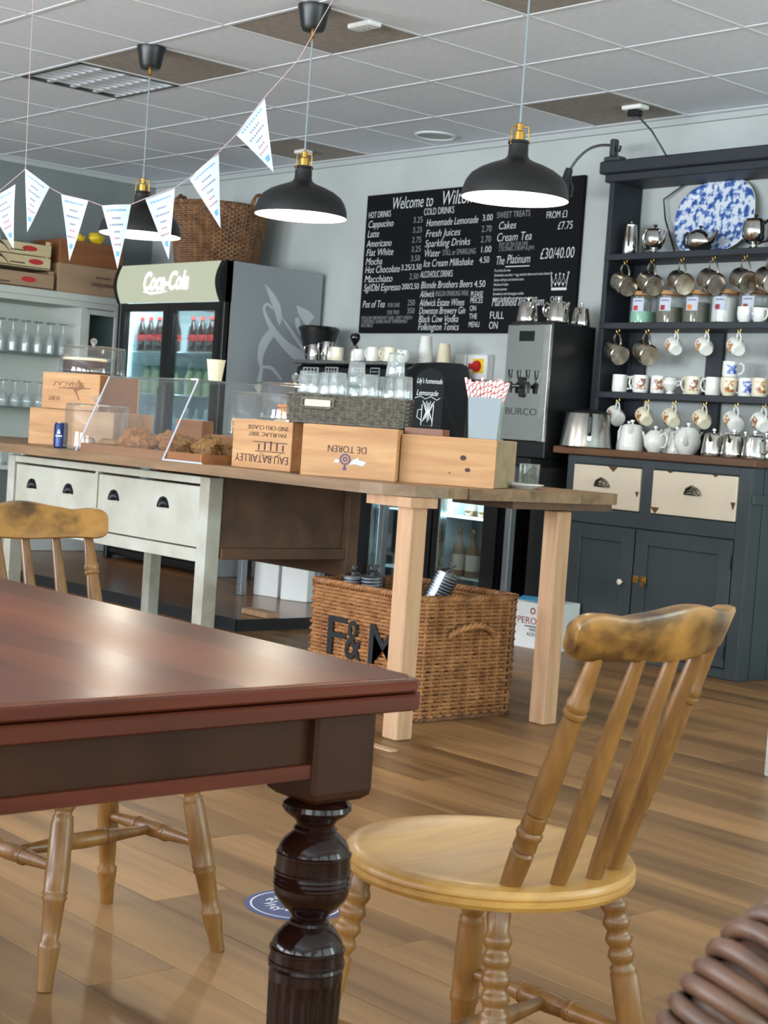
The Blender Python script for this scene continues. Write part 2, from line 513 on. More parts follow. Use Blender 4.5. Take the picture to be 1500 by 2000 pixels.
mat('fridge_grey', (150, 155, 160), 0.4)
mat('fridge_swirl', (196, 202, 206), 0.4)
mat('fridge_black', (16, 16, 18), 0.4)
mat('fridge_inner', (206, 222, 226), 0.5)
mat('cola', (48, 22, 18), 0.15, coat=0.4)
mat('juice', (196, 206, 150), 0.25, coat=0.3)
mat('green_cap', (60, 130, 70), 0.4)
mat('water_bottle', (196, 210, 214), 0.2, coat=0.3)
mat('label_red', (186, 40, 40), 0.5)
mat('label_cream', (214, 198, 180), 0.6)
mat('amber', (128, 84, 40), 0.12, coat=0.4)
mat('dark_bottle', (30, 26, 34), 0.12, coat=0.4)
mat('stripe_navy', (34, 44, 62), 0.35)
mat('stripe_white', (222, 226, 232), 0.35)
mat('swim_blue', (70, 150, 200), 0.6)
mat('maroon', (150, 40, 50), 0.6)
mat('cork', (186, 140, 90), 0.7)
mat('tea', (120, 96, 70), 0.8, rgb2=(70, 90, 60), scale=80)
mat('orange', (226, 130, 50), 0.6)
mat('mint', (140, 200, 170), 0.5)
mat('green_stem', (90, 110, 60), 0.7)
emit('sign_glow', (206, 212, 186), 0.8, (30, 30, 28))
emit('sign_logo', (255, 255, 250), 1.5)
emit('bulb', (255, 236, 200), 30.0)
emit('led', (190, 235, 255), 20.0)
glass('glass', refl=0.06)
glass('glass_whitened', tint=(246, 249, 249), refl=0.08, haze=0.16, edge=0.4)
glass('glass_thick', tint=(246, 249, 249), refl=0.08, haze=0.07, edge=0.45)
glass('glass_door', tint=(236, 244, 245), refl=0.02)
glass('glass_shelf', tint=(190, 212, 204), refl=0.15, haze=0.10, edge=0.5)
glass('acrylic', tint=(248, 250, 251), refl=0.035, haze=0.035, edge=0.35)
glass('poly_bag', tint=(236, 240, 244), refl=0.22, rough=0.2)

# ================================================================== THE ROOM
XL, XR, YB, YR, ZC = -9.93, 2.60, 6.43, -3.40, 2.687
fl = S(MB().box(XL - .2, XR + .2, YR - .2, YB + .2, -0.12, -0.003).build('floor', 'floor_wood'))
# planks run along x; each is a piece of its own over all the floor the photograph shows
pl_mesh = None
PW, PL = 0.19, 1.30
row = 0
y = 0.55
while y < YB - 0.001:
    off = (row * 0.47) % PL
    x = -9.93 - PL + off
    while x < -0.7:
        yc = y + PW / 2
        near_limit = -0.55 - 0.45 * 0
        inside = not (x + PL < -9.90) and not (x + PL < -6.2 and y > 4.62)
        if yc < 2.2 and x > -0.9: inside = False
        if yc > 2.2 and x > -1.0: inside = False
        if inside:
            if pl_mesh is None:
                o = MB().cb(-PL / 2 + .0006, PL / 2 - .0006, -PW / 2 + .0006, PW / 2 - .0006, -0.012, 0.0, 0.0008).build('plank', 'floor_wood', fl, smooth=0)
                pl_mesh = o.data
            else:
                o = bpy.data.objects.new('plank', pl_mesh); col.objects.link(o); o.parent = fl
            o.location = (x + PL / 2, yc, 0)
        x += PL
    y += PW; row += 1
# raised floor behind the counter with a dark riser
pf = S(MB().box(XL, -6.19, 4.63, YB, -0.002, 0.055).build('platform', 'platform_wood', smooth=0))
rb = MB()
rb.box(XL, -6.18, 4.615, 4.63, 0.0, 0.056); rb.box(-6.19, -6.175, 4.615, YB, 0.0, 0.056)
rb.build('riser', 'black_matt', pf, smooth=0)

S(MB().box(XL - .2, XR + .2, YB, YB + .2, -.1, ZC + .2).build('wall_back', 'wall_paint', smooth=0))
S(MB().box(XL - .2, XL, YR - .2, YB + .2, -.1, ZC + .2).build('wall_left', 'wall_left_shaded', smooth=0))
wb = MB()
ys = [YR, -2.95, -0.85, -0.45, 1.65, 2.05, 4.15, 4.55, 6.05, YB]  # last opening added for the light on the dresser's side
for k in range(0, 10, 2): wb.box(XR, XR + .2, ys[k] - (0.2 if k == 0 else 0), ys[k + 1] + (0.2 if k == 8 else 0), 0, ZC)
for k in range(1, 9, 2): wb.box(XR, XR + .2, ys[k], ys[k + 1], 0, 0.45).box(XR, XR + .2, ys[k], ys[k + 1], 2.35, ZC)
S(wb.build('wall_right', 'wall_paint', smooth=0))
for k in range(1, 9, 2):
    f = MB()
    y0, y1 = ys[k], ys[k + 1]
    for a, b_ in ((y0, y0 + .05), (y1 - .05, y1), ((y0 + y1) / 2 - .025, (y0 + y1) / 2 + .025)): f.box(XR + .06, XR + .12, a, b_, .45, 2.35)
    f.box(XR + .06, XR + .12, y0, y1, .45, .50).box(XR + .06, XR + .12, y0, y1, 2.30, 2.35)
    S(f.build('window_%d' % ((k + 1) // 2), 'white_plastic', smooth=0))
wb = MB()
xs = [XL, -8.65, -6.55, -5.85, -3.75, -3.05, -0.95, -0.25, 1.85, XR]
for k in range(0, 10, 2): wb.box(xs[k], xs[k + 1], YR - .2, YR, 0, ZC)
for k in range(1, 9, 2): wb.box(xs[k], xs[k + 1], YR - .2, YR, 0, .45).box(xs[k], xs[k + 1], YR - .2, YR, 2.35, ZC)
S(wb.build('wall_rear', 'wall_paint', smooth=0))
for k in range(1, 9, 2):
    f = MB()
    a0_, a1_ = xs[k], xs[k + 1]
    for a, b_ in ((a0_, a0_ + .05), (a1_ - .05, a1_), ((a0_ + a1_) / 2 - .025, (a0_ + a1_) / 2 + .025)): f.box(a, b_, YR - .12, YR - .06, .45, 2.35)
    f.box(a0_, a1_, YR - .12, YR - .06, .45, .50).box(a0_, a1_, YR - .12, YR - .06, 2.30, 2.35)
    S(f.build('window_%d' % (5 + k // 2), 'white_plastic', smooth=0))
S(MB().box(XL, XL + .016, YR, YB, .055, .16).build('baseboard_left', 'trim_paint', smooth=0))
t = MB().box(XL, XR, YB - .022, YB, ZC - .035, ZC - .004).box(XL, XR, YB - .04, YB, ZC - .004, ZC + .01)
S(t.build('trim_1', 'trim_paint', smooth=0))
t = MB().box(XL, XL + .022, YR, YB, ZC - .035, ZC - .004).box(XL, XL + .04, YR, YB, ZC - .004, ZC + .01)
S(t.build('trim_2', 'trim_paint', smooth=0))

# ceiling: suspended grid with one piece for each tile
ce = S(MB().box(XL - .2, XR + .2, YR - .2, YB + .2, ZC + .016, ZC + .2).build('ceiling', 'tile_white', smooth=0))
GX, GY = -7.495, 4.584
g = MB()
for i in range(-4, 18): g.box(GX + .6 * i - .010, GX + .6 * i + .010, YR, YB, ZC - .001, ZC + .016)
for j in range(-13, 4): g.box(XL, XR, GY + .6 * j - .010, GY + .6 * j + .010, ZC - .0014, ZC + .016)
g.build('ceiling_grid', 'grid_white', ce, smooth=0)
TAN = {(1, -1), (3, -1), (5, -1), (3, 2), (-1, 2)}
tm = {}
for i in range(-5, 9):
    for j in range(-5, 4):
        if (i, j) == (0, -1): continue
        x0, x1 = max(GX + .6 * i, XL), GX + .6 * (i + 1)
        y0, y1 = GY + .6 * j, min(GY + .6 * (j + 1), YB)
        key = ('tile_tan' if (i, j) in TAN else 'tile_white', round(x1 - x0, 3), round(y1 - y0, 3))
        if key not in tm:
            hx, hy = (x1 - x0) / 2 - .0105, (y1 - y0) / 2 - .0105
            if hx < .003 or hy < .003: continue
            o = MB().cb(-hx, hx, -hy, hy, 0, .014, .002).build('ceiling_tile', key[0], ce, smooth=0)
            tm[key] = o.data
        else:
            o = bpy.data.objects.new('ceiling_tile', tm[key]); col.objects.link(o); o.parent = ce
        o.location = ((x0 + x1) / 2, (y0 + y1) / 2, ZC + .0015)
# louvred light panel let into the ceiling
lp = T('ceiling_light', 'square louvred ceiling light with mirrored cells beside the first pendant', 'light panel', (GX + .3, GY - .3, ZC))
MB().box(-.285, .285, -.285, .285, .10, .115).build('housing', 'white_plastic', lp, smooth=0)
f = MB()
for a in (-1, 1):
    f.box(-.288, .288, a * .28 - .008, a * .28 + .008, -.004, .10).box(a * .28 - .008, a * .28 + .008, -.288, .288, -.004, .10)
f.build('frame', 'steel_dark', lp, smooth=0)
for k in range(4):
    yy = -.272 + .136 * k
    b = MB()
    prof = [(yy + .002, .06), (yy + .03, .012), (yy + .068, .0), (yy + .106, .012), (yy + .134, .06)]
    if k < 4:
        vs = []
        for x in (-.272, .272):
            for (a, z) in prof: vs.append((x, a, .10 - z))
        b.add(vs, [(i, i + 1, i + 6, i + 5) for i in range(4)])
    b.build('reflector', 'louvre_silver', lp)
for k in range(5):
    MB().add([(-.272, -.272 + .136 * k - .013, -.002), (.272, -.272 + .136 * k - .013, -.002), (.272, -.272 + .136 * k, .06), (-.272, -.272 + .136 * k, .06), (-.272, -.272 + .136 * k + .013, -.002), (.272, -.272 + .136 * k + .013, -.002)], [(0, 1, 2, 3), (3, 2, 5, 4), (0, 4, 5, 1)]).build('louvre', 'louvre_silver', lp, smooth=0)
for k in range(1, 8):
    x = -.272 + .068 * k
    MB().add([(x - .011, -.272, -.003), (x - .011, .272, -.003), (x, .272, .05), (x, -.272, .05), (x + .011, -.272, -.003), (x + .011, .272, -.003)], [(0, 1, 2, 3), (3, 2, 5, 4), (0, 4, 5, 1)]).build('cross_louvre', 'louvre_silver', lp, smooth=0)

sp_ = T('ceiling_speaker', 'round white ceiling speaker grille above the menu board', 'speaker', (-6.66, 6.13, ZC))
MB().lathe([(.118, 0), (.118, -.006), (.104, -.010), (.100, -.004)], 32).build('ring', 'grid_white', sp_)
MB().lathe([(0.001, -.005), (.100, -.005)], 32).build('grille', 'trim_paint', sp_)
for lab, p, n in (('long white ceiling socket strip beside the middle pendant mount', (-5.14, 4.29), .14), ('white ceiling socket on the tan tile over the big basket', (-7.77, 6.07), .10), ('white ceiling socket with a black plug feeding the dresser cable', (-5.18, 6.08), .12)):
    s_ = T('ceiling_socket', lab, 'socket', (p[0], p[1], ZC))
    MB().cb(-n / 2, n / 2, -.035, .035, -.022, 0, .004).build('plate', 'white_plastic', s_)
    if 'plug' in lab:
        MB().cb(-.03, .03, -.025, .025, -.055, -.022, .004).build('plug', 'black_plastic', s_)
    elif n > .12:
        for q in (-.035, .0, .035): MB().box(q - .006, q + .006, -.012, .012, -.025, -.022).build('outlet', 'trim_paint', s_, smooth=0)
tag(MB().tube([(-5.16, 6.09, 2.63), (-5.09, 6.11, 2.56), (-5.03, 6.13, 2.47), (-5.02, 6.15, 2.44), (-5.02, 6.40, 2.42), (-5.10, 6.41, 2.35), (-5.22, 6.40, 2.28), (-5.20, 6.40, 2.18), (-5.12, 6.39, 2.02), (-5.12, 6.38, 1.99)], .0045, 6).build('power_cable', 'cable'), 'thin black cable running from the ceiling socket down behind the dresser rack', 'cable')

# ------------------------------------------------------------------ pendants
def pendant(loc, label):
    p = T('pendant_lamp', label, 'lamp', (loc[0], loc[1], ZC), group='black pendant lamps over the counter')
    MB().lathe([(.066, 0), (.066, -.012), (.060, -.03), (.050, -.085), (.042, -.10), (.0, -.104)], 28).build('canopy', 'black_plastic', p)
    MB().lathe([(.008, -.10), (.009, -.125), (.004, -.13), (.004, -.14)], 12).build('cord_grip', 'brass', p)
    zb = loc[2] - ZC                       # rim height
    MB().tube([(0, 0, -.12), (0, 0, zb + .25)], .0035, 6).build('cord', 'flex_grey', p)
    MB().lathe([(.006, zb + .262), (.012, zb + .258), (.012, zb + .235), (.020, zb + .230), (.020, zb + .195), (.012, zb + .19)], 16).build('socket', 'brass', p)
    for k in range(3):
        a = k * 2 * PI / 3 + .4
        c_, s__ = math.cos(a), math.sin(a)
        MB().tube([(.010 * c_, .010 * s__, zb + .248), (.033 * c_, .033 * s__, zb + .246), (.035 * c_, .035 * s__, zb + .235), (.035 * c_, .035 * s__, zb + .185)], .0025, 6).build('bracket', 'brass', p)
    out = [(.036, .200), (.038, .190), (.034, .188), (.035, .150), (.042, .138), (.062, .128), (.095, .116), (.130, .100), (.158, .080), (.175, .055), (.184, .028), (.186, .0)]
    MB().lathe([(r, zb + z) for r, z in out], 48).build('shade', 'lamp_black', p)
    inn = [(.020, .150), (.038, .134), (.060, .124), (.093, .112), (.128, .096), (.155, .076), (.172, .052), (.181, .026), (.1845, .0), (.186, .0)]
    o = MB().lathe([(r, zb + z) for r, z in inn], 48).build('shade_lining', 'lamp_white', p)
    MB().lathe([(.014, zb + .12), (.016, zb + .10), (.028, zb + .085), (.034, zb + .065), (.028, zb + .045), (.012, zb + .034), (.001, zb + .031)], 16).build('bulb', 'bulb', p)
    l = bpy.data.lights.new('pendant_light', 'POINT'); l.energy = 9.0; l.color = (1.0, .90, .74); l.shadow_soft_size = .03
    lo = bpy.data.objects.new('pendant_light', l); col.objects.link(lo); lo.parent = p; lo.location = (0, 0, zb + .012)
    return p
pendant((-6.318, 4.02, 1.832), 'black dome pendant lamp hanging behind the bunting nearest the drinks fridge')
pendant((-5.110, 4.00, 1.850), 'black dome pendant lamp hanging between bunting and menu board')
pendant((-3.918, 4.00, 1.845), 'black dome pendant lamp hanging in front of the menu board')

# ------------------------------------------------------------------ bunting
bu = T('bunting', 'white paper bunting on pink twine strung below the ceiling', 'bunting', (-4.0, 2.5, 1.6))
B0 = Vector((-4.0, 2.5, 1.6))
strp = [(-4.60, 1.78, 1.60), (-4.236, 2.216, 1.625), (-4.193, 2.27, 1.692), (-4.145, 2.321, 1.645), (-4.116, 2.351, 1.626), (-4.066, 2.406, 1.614), (-4.038, 2.437, 1.602), (-3.984, 2.497, 1.611), (-3.958, 2.528, 1.631), (-3.904, 2.592, 1.669), (-3.879, 2.623, 1.699), (-3.83, 2.683, 1.778), (-3.8, 2.721, 1.834), (-3.755, 2.78, 1.946), (-3.70, 2.85, 2.06), (-3.649, 2.921, 2.238), (-3.56, 3.03, 2.50), (-3.50, 3.10, 2.685)]
MB().tube([Vector(p) - B0 for p in strp], .0013, 5).build('string', 'twine', bu)
MB().tube([Vector(p) - B0 for p in ((-4.193, 2.27, 1.692), (-4.196, 2.266, 2.0), (-4.20, 2.262, 2.685))], .0010, 5).build('hanging_string', 'twine', bu)
rv = Vector((.666, .746, 0))
def flag(a, b_, tip, k):
    a, b_, tip = Vector(a), Vector(b_), Vector(tip)
    nrm = (b_ - a).cross(tip - a).normalized()
    if nrm.dot(-fw) < 0: nrm = -nrm
    n = 8
    v = []; f_ = []
    for j in range(n + 1):
        t = j / n
        p, q = a.lerp(tip, t), b_.lerp(tip, t)
        for i in range(5):
            s = i / 4
            w_ = p.lerp(q, s) + nrm * (.010 * math.sin(PI * s) * (1 - t) * (1 if k % 2 else -.6) + .006 * math.sin(t * 4 + k))
            v.append(w_ - B0)
    m_ = len(v)
    v2 = [p - nrm * .0007 for p in v]
    for j in range(n):
        for i in range(4):
            q = (j * 5 + i, j * 5 + i + 1, (j + 1) * 5 + i + 1, (j + 1) * 5 + i)
            f_.append(q); f_.append(tuple(m_ + x for x in reversed(q)))
    fo = MB().add(v + v2, f_).build('flag', 'paper_white', bu)
    def pt(s, t):
        p, q = a.lerp(tip, t), b_.lerp(tip, t)
        return p.lerp(q, s) + nrm * (.010 * math.sin(PI * s) * (1 - t) * (1 if k % 2 else -.6) + .006 * math.sin(t * 4 + k) + .0012) - B0
    def strip(s0, s1, t0, t1, mm, nm):
        MB().add([pt(s0, t0), pt(s1, t0), pt(s1, t1), pt(s0, t1)], [(0, 1, 2, 3)]).build(nm, mm, fo, smooth=0)
    for t_, cnt, mm, lo_, hi_ in ((.07, 9, 'print_blue', .12, .88), (.19, 5, 'print_grey', .30, .70), (.29, 7, 'print_grey', .16, .84), (.40, 4, 'print_grey', .32, .68), (.50, 3, 'print_pink', .30, .70), (.60, 5, 'print_pink', .14, .86)):
        dash = MB()
        for q in range(cnt):
            s0 = lo_ + (hi_ - lo_) * q / cnt; s1 = s0 + (hi_ - lo_) / cnt * .55
            dash.add([pt(s0, t_), pt(s1, t_), pt(s1, t_ + .028), pt(s0, t_ + .028)], [(0, 1, 2, 3)])
        dash.build('printed_line', mm, fo, smooth=0)
    strip(.30, .70, .72, .80, 'print_blue', 'printed_motif')
def at46(u, v, D):
    d = rt * ((u - 750) / 3122.94) + up * ((1000 - v) / 3122.94) + fw
    return Vector((0, 0, 1.01)) + d * D
for k, (a, b_, tip) in enumerate([((-28, 392), (30, 360), (26, 486)), ((50, 330), (98, 366), (52, 453)), ((120, 380), (173, 393), (135, 510)), ((199, 402), (256, 400), (230, 526)), ((283, 388), (341, 367), (330, 508)), ((369, 348), (427, 299), (431, 446)), ((460, 262), (517, 190), (534, 336))]):
    flag(at46(*a, 4.6), at46(*b_, 4.6), at46(*tip, 4.6), k)

# ================================================================== NEAR TABLE AND CHAIRS
tb = T('dining_table', 'polished mahogany draw-leaf dining table with a turned reeded leg in the foreground', 'table', (-1.29, 1.085, 0))
def chamf(x0, x1, y0, y1, c): return [(x0 + c, y0), (x1 - c, y0), (x1, y0 + c), (x1, y1 - c), (x1 - c, y1), (x0 + c, y1), (x0, y1 - c), (x0, y0 + c)]
ox, oy = -1.29, 1.085
X0, X1, Y0, Y1 = -2.95 - ox, -1.236 - ox, -0.05 - oy, 1.188 - oy
def layers(mb, ls, c=.016):
    vs = []; fs = []
    for z, i in ls:
        vs += [(x, y, z) for x, y in chamf(X0 + i, X1 - i, Y0 + i, Y1 - i, c)]
    n = len(ls)
    fs = [tuple(range(7, -1, -1)), tuple((n - 1) * 8 + k for k in range(8))]
    for k in range(n - 1):
        for i in range(8):
            j = (i + 1) % 8
            fs.append((k * 8 + i, k * 8 + j, (k + 1) * 8 + j, (k + 1) * 8 + i))
    mb.add(vs, fs)
    return mb
m_ = layers(MB(), [(.7345, .012), (.7345, .004), (.737, .0015), (.743, .0015), (.7462, .004), (.7475, .007), (.7475, .0105)])
m_.build('top_moulding', 'mahogany_edge', tb, smooth=20)
m_ = layers(MB(), [(.7470, .010), (.7492, .0105), (.7500, .012)])
m_.build('table_top', 'mahogany_top', tb, smooth=20)
m_ = layers(MB(), [(.7145, .010), (.7145, .003), (.7165, .0), (.730, .0), (.7325, .003), (.7325, .012)])
m_.build('extending_leaf', 'mahogany_edge', tb, smooth=20)
# aprons with a bead along the lower edge
ap = MB()
axf = -1.262 - ox
for (x0, x1, y0, y1) in ((axf - .022, axf, Y0 + .08, -.03), (X0 + .05, X0 + .072, Y0 + .08, -.03)):
    MB().box(x0, x1, y0, y1, .660, .716).build('apron', 'mahogany_dark', tb, smooth=0)
    MB().box(x0 - .004, x1 + .008, y0, y1, .649, .6635).build('apron_bead', 'mahogany_edge', tb, smooth=0)
for (y0, y1) in ((1.10 - oy - .0, 1.122 - oy), (Y0 + .05, Y0 + .072)):
    MB().box(X0 + .08, -.03, y0, y1, .660, .716).build('apron', 'mahogany_dark', tb, smooth=0)
    MB().box(X0 + .08, -.03, y0 - .004, y1 + .006, .649, .6635).build('apron_bead', 'mahogany_edge', tb, smooth=0)
legp = [(.016, .6195), (.030, .6175), (.0365, .612), (.0375, .607), (.034, .602), (.026, .597), (.0215, .592), (.0205, .588), (.0235, .585), (.0225, .582), (.027, .578), (.0335, .572), (.037, .566), (.0385, .560), (.0405, .559), (.0405, .556), (.0395, .555), (.040, .547), (.0405, .541), (.0418, .540), (.0418, .538), (.0400, .537), (.0415, .534), (.0395, .532), (.0415, .529), (.0400, .527), (.0418, .525), (.0405, .523), (.0405, .518), (.0395, .514), (.034, .506), (.0285, .500), (.024, .496), (.0195, .490), (.0185, .487), (.021, .485), (.0215, .482), (.027, .478), (.033, .471), (.037, .464), (.0385, .458), (.0405, .4565), (.0405, .454), (.0395, .453), (.040, .444), (.0412, .443), (.0412, .440), (.0395, .439), (.0408, .436), (.0395, .434), (.0400, .424)]
lowp = [(.0395, .424), (.039, .42), (.037, .30), (.032, .17)]
footp = [(.032, .17), (.036, .165), (.036, .155), (.026, .148), (.034, .13), (.036, .11), (.030, .085), (.024, .075), (.024, .06), (.03, .055), (.028, .0)]
def reed(r, z, a):
    k = min(1, max(0, (.422 - z) / .006)) * min(1, max(0, (z - .172) / .006))
    return r - .0028 * k * (0.5 - 0.5 * math.cos(20 * a)) ** 1.0
for (lx, ly) in ((0, 0), (0, Y0 + .10), (X0 + .095, 0), (X0 + .095, Y0 + .10)):
    h = .0415
    lg = MB().prism(chamf(-h, h, -h, h, .004), .632, .7145, Matrix.Translation((lx, ly, 0)))
    lg.add([(x * s_ + lx, y * s_ + ly, z) for s_, z in ((1, .632), (.97, .626), (.80, .620), (.45, .617)) for x, y in chamf(-h, h, -h, h, .004)],
           [(k * 8 + (i + 1) % 8, k * 8 + i, k * 8 + 8 + i, k * 8 + 8 + (i + 1) % 8) for k in range(3) for i in range(8)] + [tuple(range(24, 32))])
    L_ = lg.build('leg', 'mahogany_dark', tb, smooth=20)
    Mx = Matrix.Translation((lx, ly, 0))
    MB().lathe(list(reversed(legp)), 40, Mx).build('turning', 'leg_dark', L_, smooth=30)
    zs = [.424 - .252 * k / 24 for k in range(25)]
    def rad(z): return .0395 - .0075 * max(0, (.424 - z) / .254) ** 1.3
    MB().lathe([(rad(z), z) for z in reversed(zs)], 160, Mx, fn=reed).build('reeded_shaft', 'leg_dark', L_, smooth=60)
    MB().lathe(list(reversed(footp)), 32, Mx).build('foot', 'leg_dark', L_, smooth=30)

def kitchen_chair(label, loc, rz):
    """spindle-back kitchen chair; local -x is the front, the back rises over +x"""
    c = T('kitchen_chair', label, 'chair', loc, rz, 'spindle-back kitchen chairs by the table')
    se = [(.001, .4450), (.08, .4453), (.130, .4468), (.160, .4490), (.176, .4500), (.186, .4497), (.1955, .4470), (.1985, .4415), (.1985, .4365), (.1960, .4345), (.1985, .4320), (.1985, .4270), (.1940, .4205), (.180, .4165), (.001, .4165)]
    MB().lathe(list(reversed(se)), 56, Matrix.Diagonal((1.0, 1.02, 1, 1))).build('seat', 'chair_seat', c, smooth=30)
    lp_ = [(0, .017), (.03, .0175), (.07, .0155), (.085, .0195), (.10, .0215), (.115, .0185), (.125, .0160), (.14, .0195), (.155, .0220), (.17, .0190), (.18, .0160), (.195, .0195), (.21, .0220), (.225, .0190), (.235, .0160), (.25, .0195), (.265, .0218), (.28, .0180), (.295, .0165), (.305, .0215), (.315, .0200), (.33, .0225), (.52, .0240), (.60, .0232), (.61, .0255), (.62, .0225), (.63, .0250), (.645, .0215), (.76, .0185), (.80, .0170), (.815, .0225), (.83, .0215), (.86, .0205), (.93, .0165), (1.0, .0145)]
    for (sx, sy_) in ((-1, -1), (-1, 1), (1, -1), (1, 1)):
        MB().turned((sx * .115, sy_ * .125, .420), (sx * .180, sy_ * .195, 0), [(t, r * .90) for t, r in lp_], 20).build('leg', 'chair_wood', c, smooth=75)
    def lpt(sx, sy_, z):
        t = 1 - z / .42
        return (sx * (.115 + .065 * t), sy_ * (.125 + .07 * t), z)
    spf = [(0, .009), (.10, .0095), (.30, .0135), (.34, .0150), (.345, .0168), (.355, .0168), (.36, .0150), (.375, .0168), (.385, .0150), (.5, .0165), (.615, .0150), (.625, .0168), (.64, .0150), (.645, .0168), (.655, .0168), (.66, .0150), (.70, .0135), (.90, .0095), (1, .009)]
    for sy_ in (-1, 1):
        MB().turned(lpt(-1, sy_, .205), lpt(1, sy_, .195), spf, 14).build('stretcher', 'chair_wood', c, smooth=40)
    a, b_ = lpt(0, -1, .20), lpt(0, 1, .20)
    MB().turned((0, a[1], .20), (0, b_[1], .20), spf, 14).build('cross_stretcher', 'chair_wood', c, smooth=40)
    # crest rail
    n = 40
    Rc, half = .36, .171
    A = math.asin(half / Rc)
    ctr = .268 - Rc
    vs = []
    secs = 10
    for k in range(n + 1):
        s = math.sin(PI / 2 * (-1 + 2 * k / n))
        a = A * s
        px_, py_ = ctr + Rc * math.cos(a), Rc * math.sin(a)
        nx, ny = math.cos(a), math.sin(a)
        e = abs(s)
        d = (1 - e) * half * 1.05                              # distance to the end, for the rounded lobes
        cap = 1.0 if d > .028 else .50 + .50 * math.sqrt(max(0.0, 1 - ((.028 - d) / .028) ** 2))
        hump = .010 * (0.5 + 0.5 * math.cos(min(1, e / .52) * PI)) - .004 * math.exp(-((e - .62) / .10) ** 2)
        zc = .783
        zt, zb = .030 * cap + hump * (1 if d > .03 else cap), -.031 * cap + .006 * (1 - e) * 0 - .004 * (0.5 + 0.5 * math.cos(min(1, e / .7) * PI))
        th = .0165
        lean = .010
        ring = [(-th, zb + .004), (-th, zt - .005), (-th * .6, zt - .001), (th * .2, zt), (th * .8, zt - .002), (th, zt - .007), (th, zb + .006), (th * .7, zb + .001), (0, zb), (-th * .7, zb + .001)]
        for q, z in ring:
            o_ = q + lean * (z / .03)
            vs.append((px_ + nx * o_, py_ + ny * o_, zc + z))
    fs = []
    for k in range(n):
        for i in range(secs):
            j = (i + 1) % secs
            fs.append((k * secs + i, (k + 1) * secs + i, (k + 1) * secs + j, k * secs + j))
    fs.append(tuple(range(secs))); fs.append(tuple(n * secs + i for i in reversed(range(secs))))
    MB().add(vs, fs).build('crest_rail', 'chair_crest', c, smooth=50)
    plain = [(0, .0095), (.12, .0120), (.35, .0135), (.6, .0125), (.85, .0100), (1, .0085)]
    fancy = [(0, .0130), (.10, .0150), (.17, .0155), (.18, .0125), (.19, .0158), (.235, .0150), (.245, .0172), (.26, .0172), (.27, .0145), (.285, .0155), (.33, .0150), (.335, .0125), (.345, .0155), (.50, .0160), (.66, .0140), (.74, .0120), (.75, .0150), (.765, .0150), (.77, .0130), (.785, .0150), (.80, .0150), (.815, .0125), (.90, .0110), (1, .0090)]
    for k, s in enumerate((-1, -.5, 0, .5, 1)):
        ab = .77 * s
        at_ = A * s * .775
        p = (.168 * math.cos(ab), .168 * math.sin(ab), .440)
        q = (ctr + Rc * math.cos(at_) - .002, Rc * math.sin(at_), .762)
        MB().turned(p, q, fancy if abs(s) == 1 else plain, 16).build('spindle', 'chair_wood', c, smooth=40)
    return c
kitchen_chair('honey-coloured spindle-back chair with bobbin legs standing right of the mahogany table leg', (-1.503, 1.580, 0), .115)
kitchen_chair('honey-coloured spindle-back chair half hidden behind the mahogany table', (-2.585, 1.605, 0), R(180 + 4))

# wicker armchair at the camera's side: only the rolled edge of its arm is in view
wc = T('wicker_armchair', 'brown rattan armchair whose coiled arm enters the bottom corner', 'armchair', (-.55, 1.0, 0))
W0 = Vector((-.55, 1.0, 0))
ctrl = [at46(1290, 2230, 1.02), at46(1365, 2075, 1.02), at46(1430, 1970, 1.02), at46(1510, 1880, 1.03), at46(1620, 1830, 1.06), at46(1760, 1830, 1.10)]
def cr_spline(P, n):
    P = [P[0] * 2 - P[1]] + P + [P[-1] * 2 - P[-2]]
    out = []
    for i in range(1, len(P) - 2):
        for k in range(n):
            t = k / n
            a, b_, c_, d_ = P[i - 1], P[i], P[i + 1], P[i + 2]
            out.append(.5 * ((2 * b_) + (c_ - a) * t + (2 * a - 5 * b_ + 4 * c_ - d_) * t * t + (3 * b_ - a - 3 * c_ + d_) * t ** 3))
    out.append(P[-2])
    return out
path = [p - W0 for p in cr_spline(ctrl, 60)]
MB().tube(path, .024, 12).build('arm_core', 'rattan', wc)
hx = MB()
acc = 0.0; pts = []
prev = None
tot_ = sum((path[i + 1] - path[i]).length for i in range(len(path) - 1))
dens = []
for i in range(len(path) - 1):
    seg_ = path[i + 1] - path[i]
    for k in range(6):
        dens.append((path[i].lerp(path[i + 1], k / 6), seg_.normalized(), seg_.length / 6))
n0 = dens[0][1].orthogonal().normalized()
pitch_ = .0125
for (p, t, l) in dens:
    n0 = (n0 - t * n0.dot(t)).normalized(); b0 = t.cross(n0)
    acc += l
    an = 2 * PI * acc / pitch_
    pts.append(p + n0 * (.0285 * math.cos(an)) + b0 * (.0285 * math.sin(an)))
# resample the helix finely enough for round coils
fine = []
acc = 0.0
n0 = dens[0][1].orthogonal().normalized()
steps = int(tot_ / pitch_ * 22)
di = 0; dl = 0.0
for sidx in range(steps):
    s_ = tot_ * sidx / steps
    while di < len(dens) - 1 and dl + dens[di][2] < s_:
        dl += dens[di][2]; di += 1
    p, t, l = dens[di]
    q = p + t * (s_ - dl)
    n0 = (n0 - t * n0.dot(t)).normalized(); b0 = t.cross(n0)
    an = 2 * PI * s_ / pitch_
    fine.append(q + n0 * (.030 * math.cos(an)) + b0 * (.030 * math.sin(an)))
hx.tube(fine, .0068, 7).build('coiled_cane', 'rattan', wc, smooth=60)
sb = MB()
for (lx, ly) in ((.10, -.16), (.10, .36), (.52, -.16), (.52, .36)):
    MB().tube([(lx, ly, 0), (lx, ly, .42)], .018, 10).build('leg', 'rattan', wc)
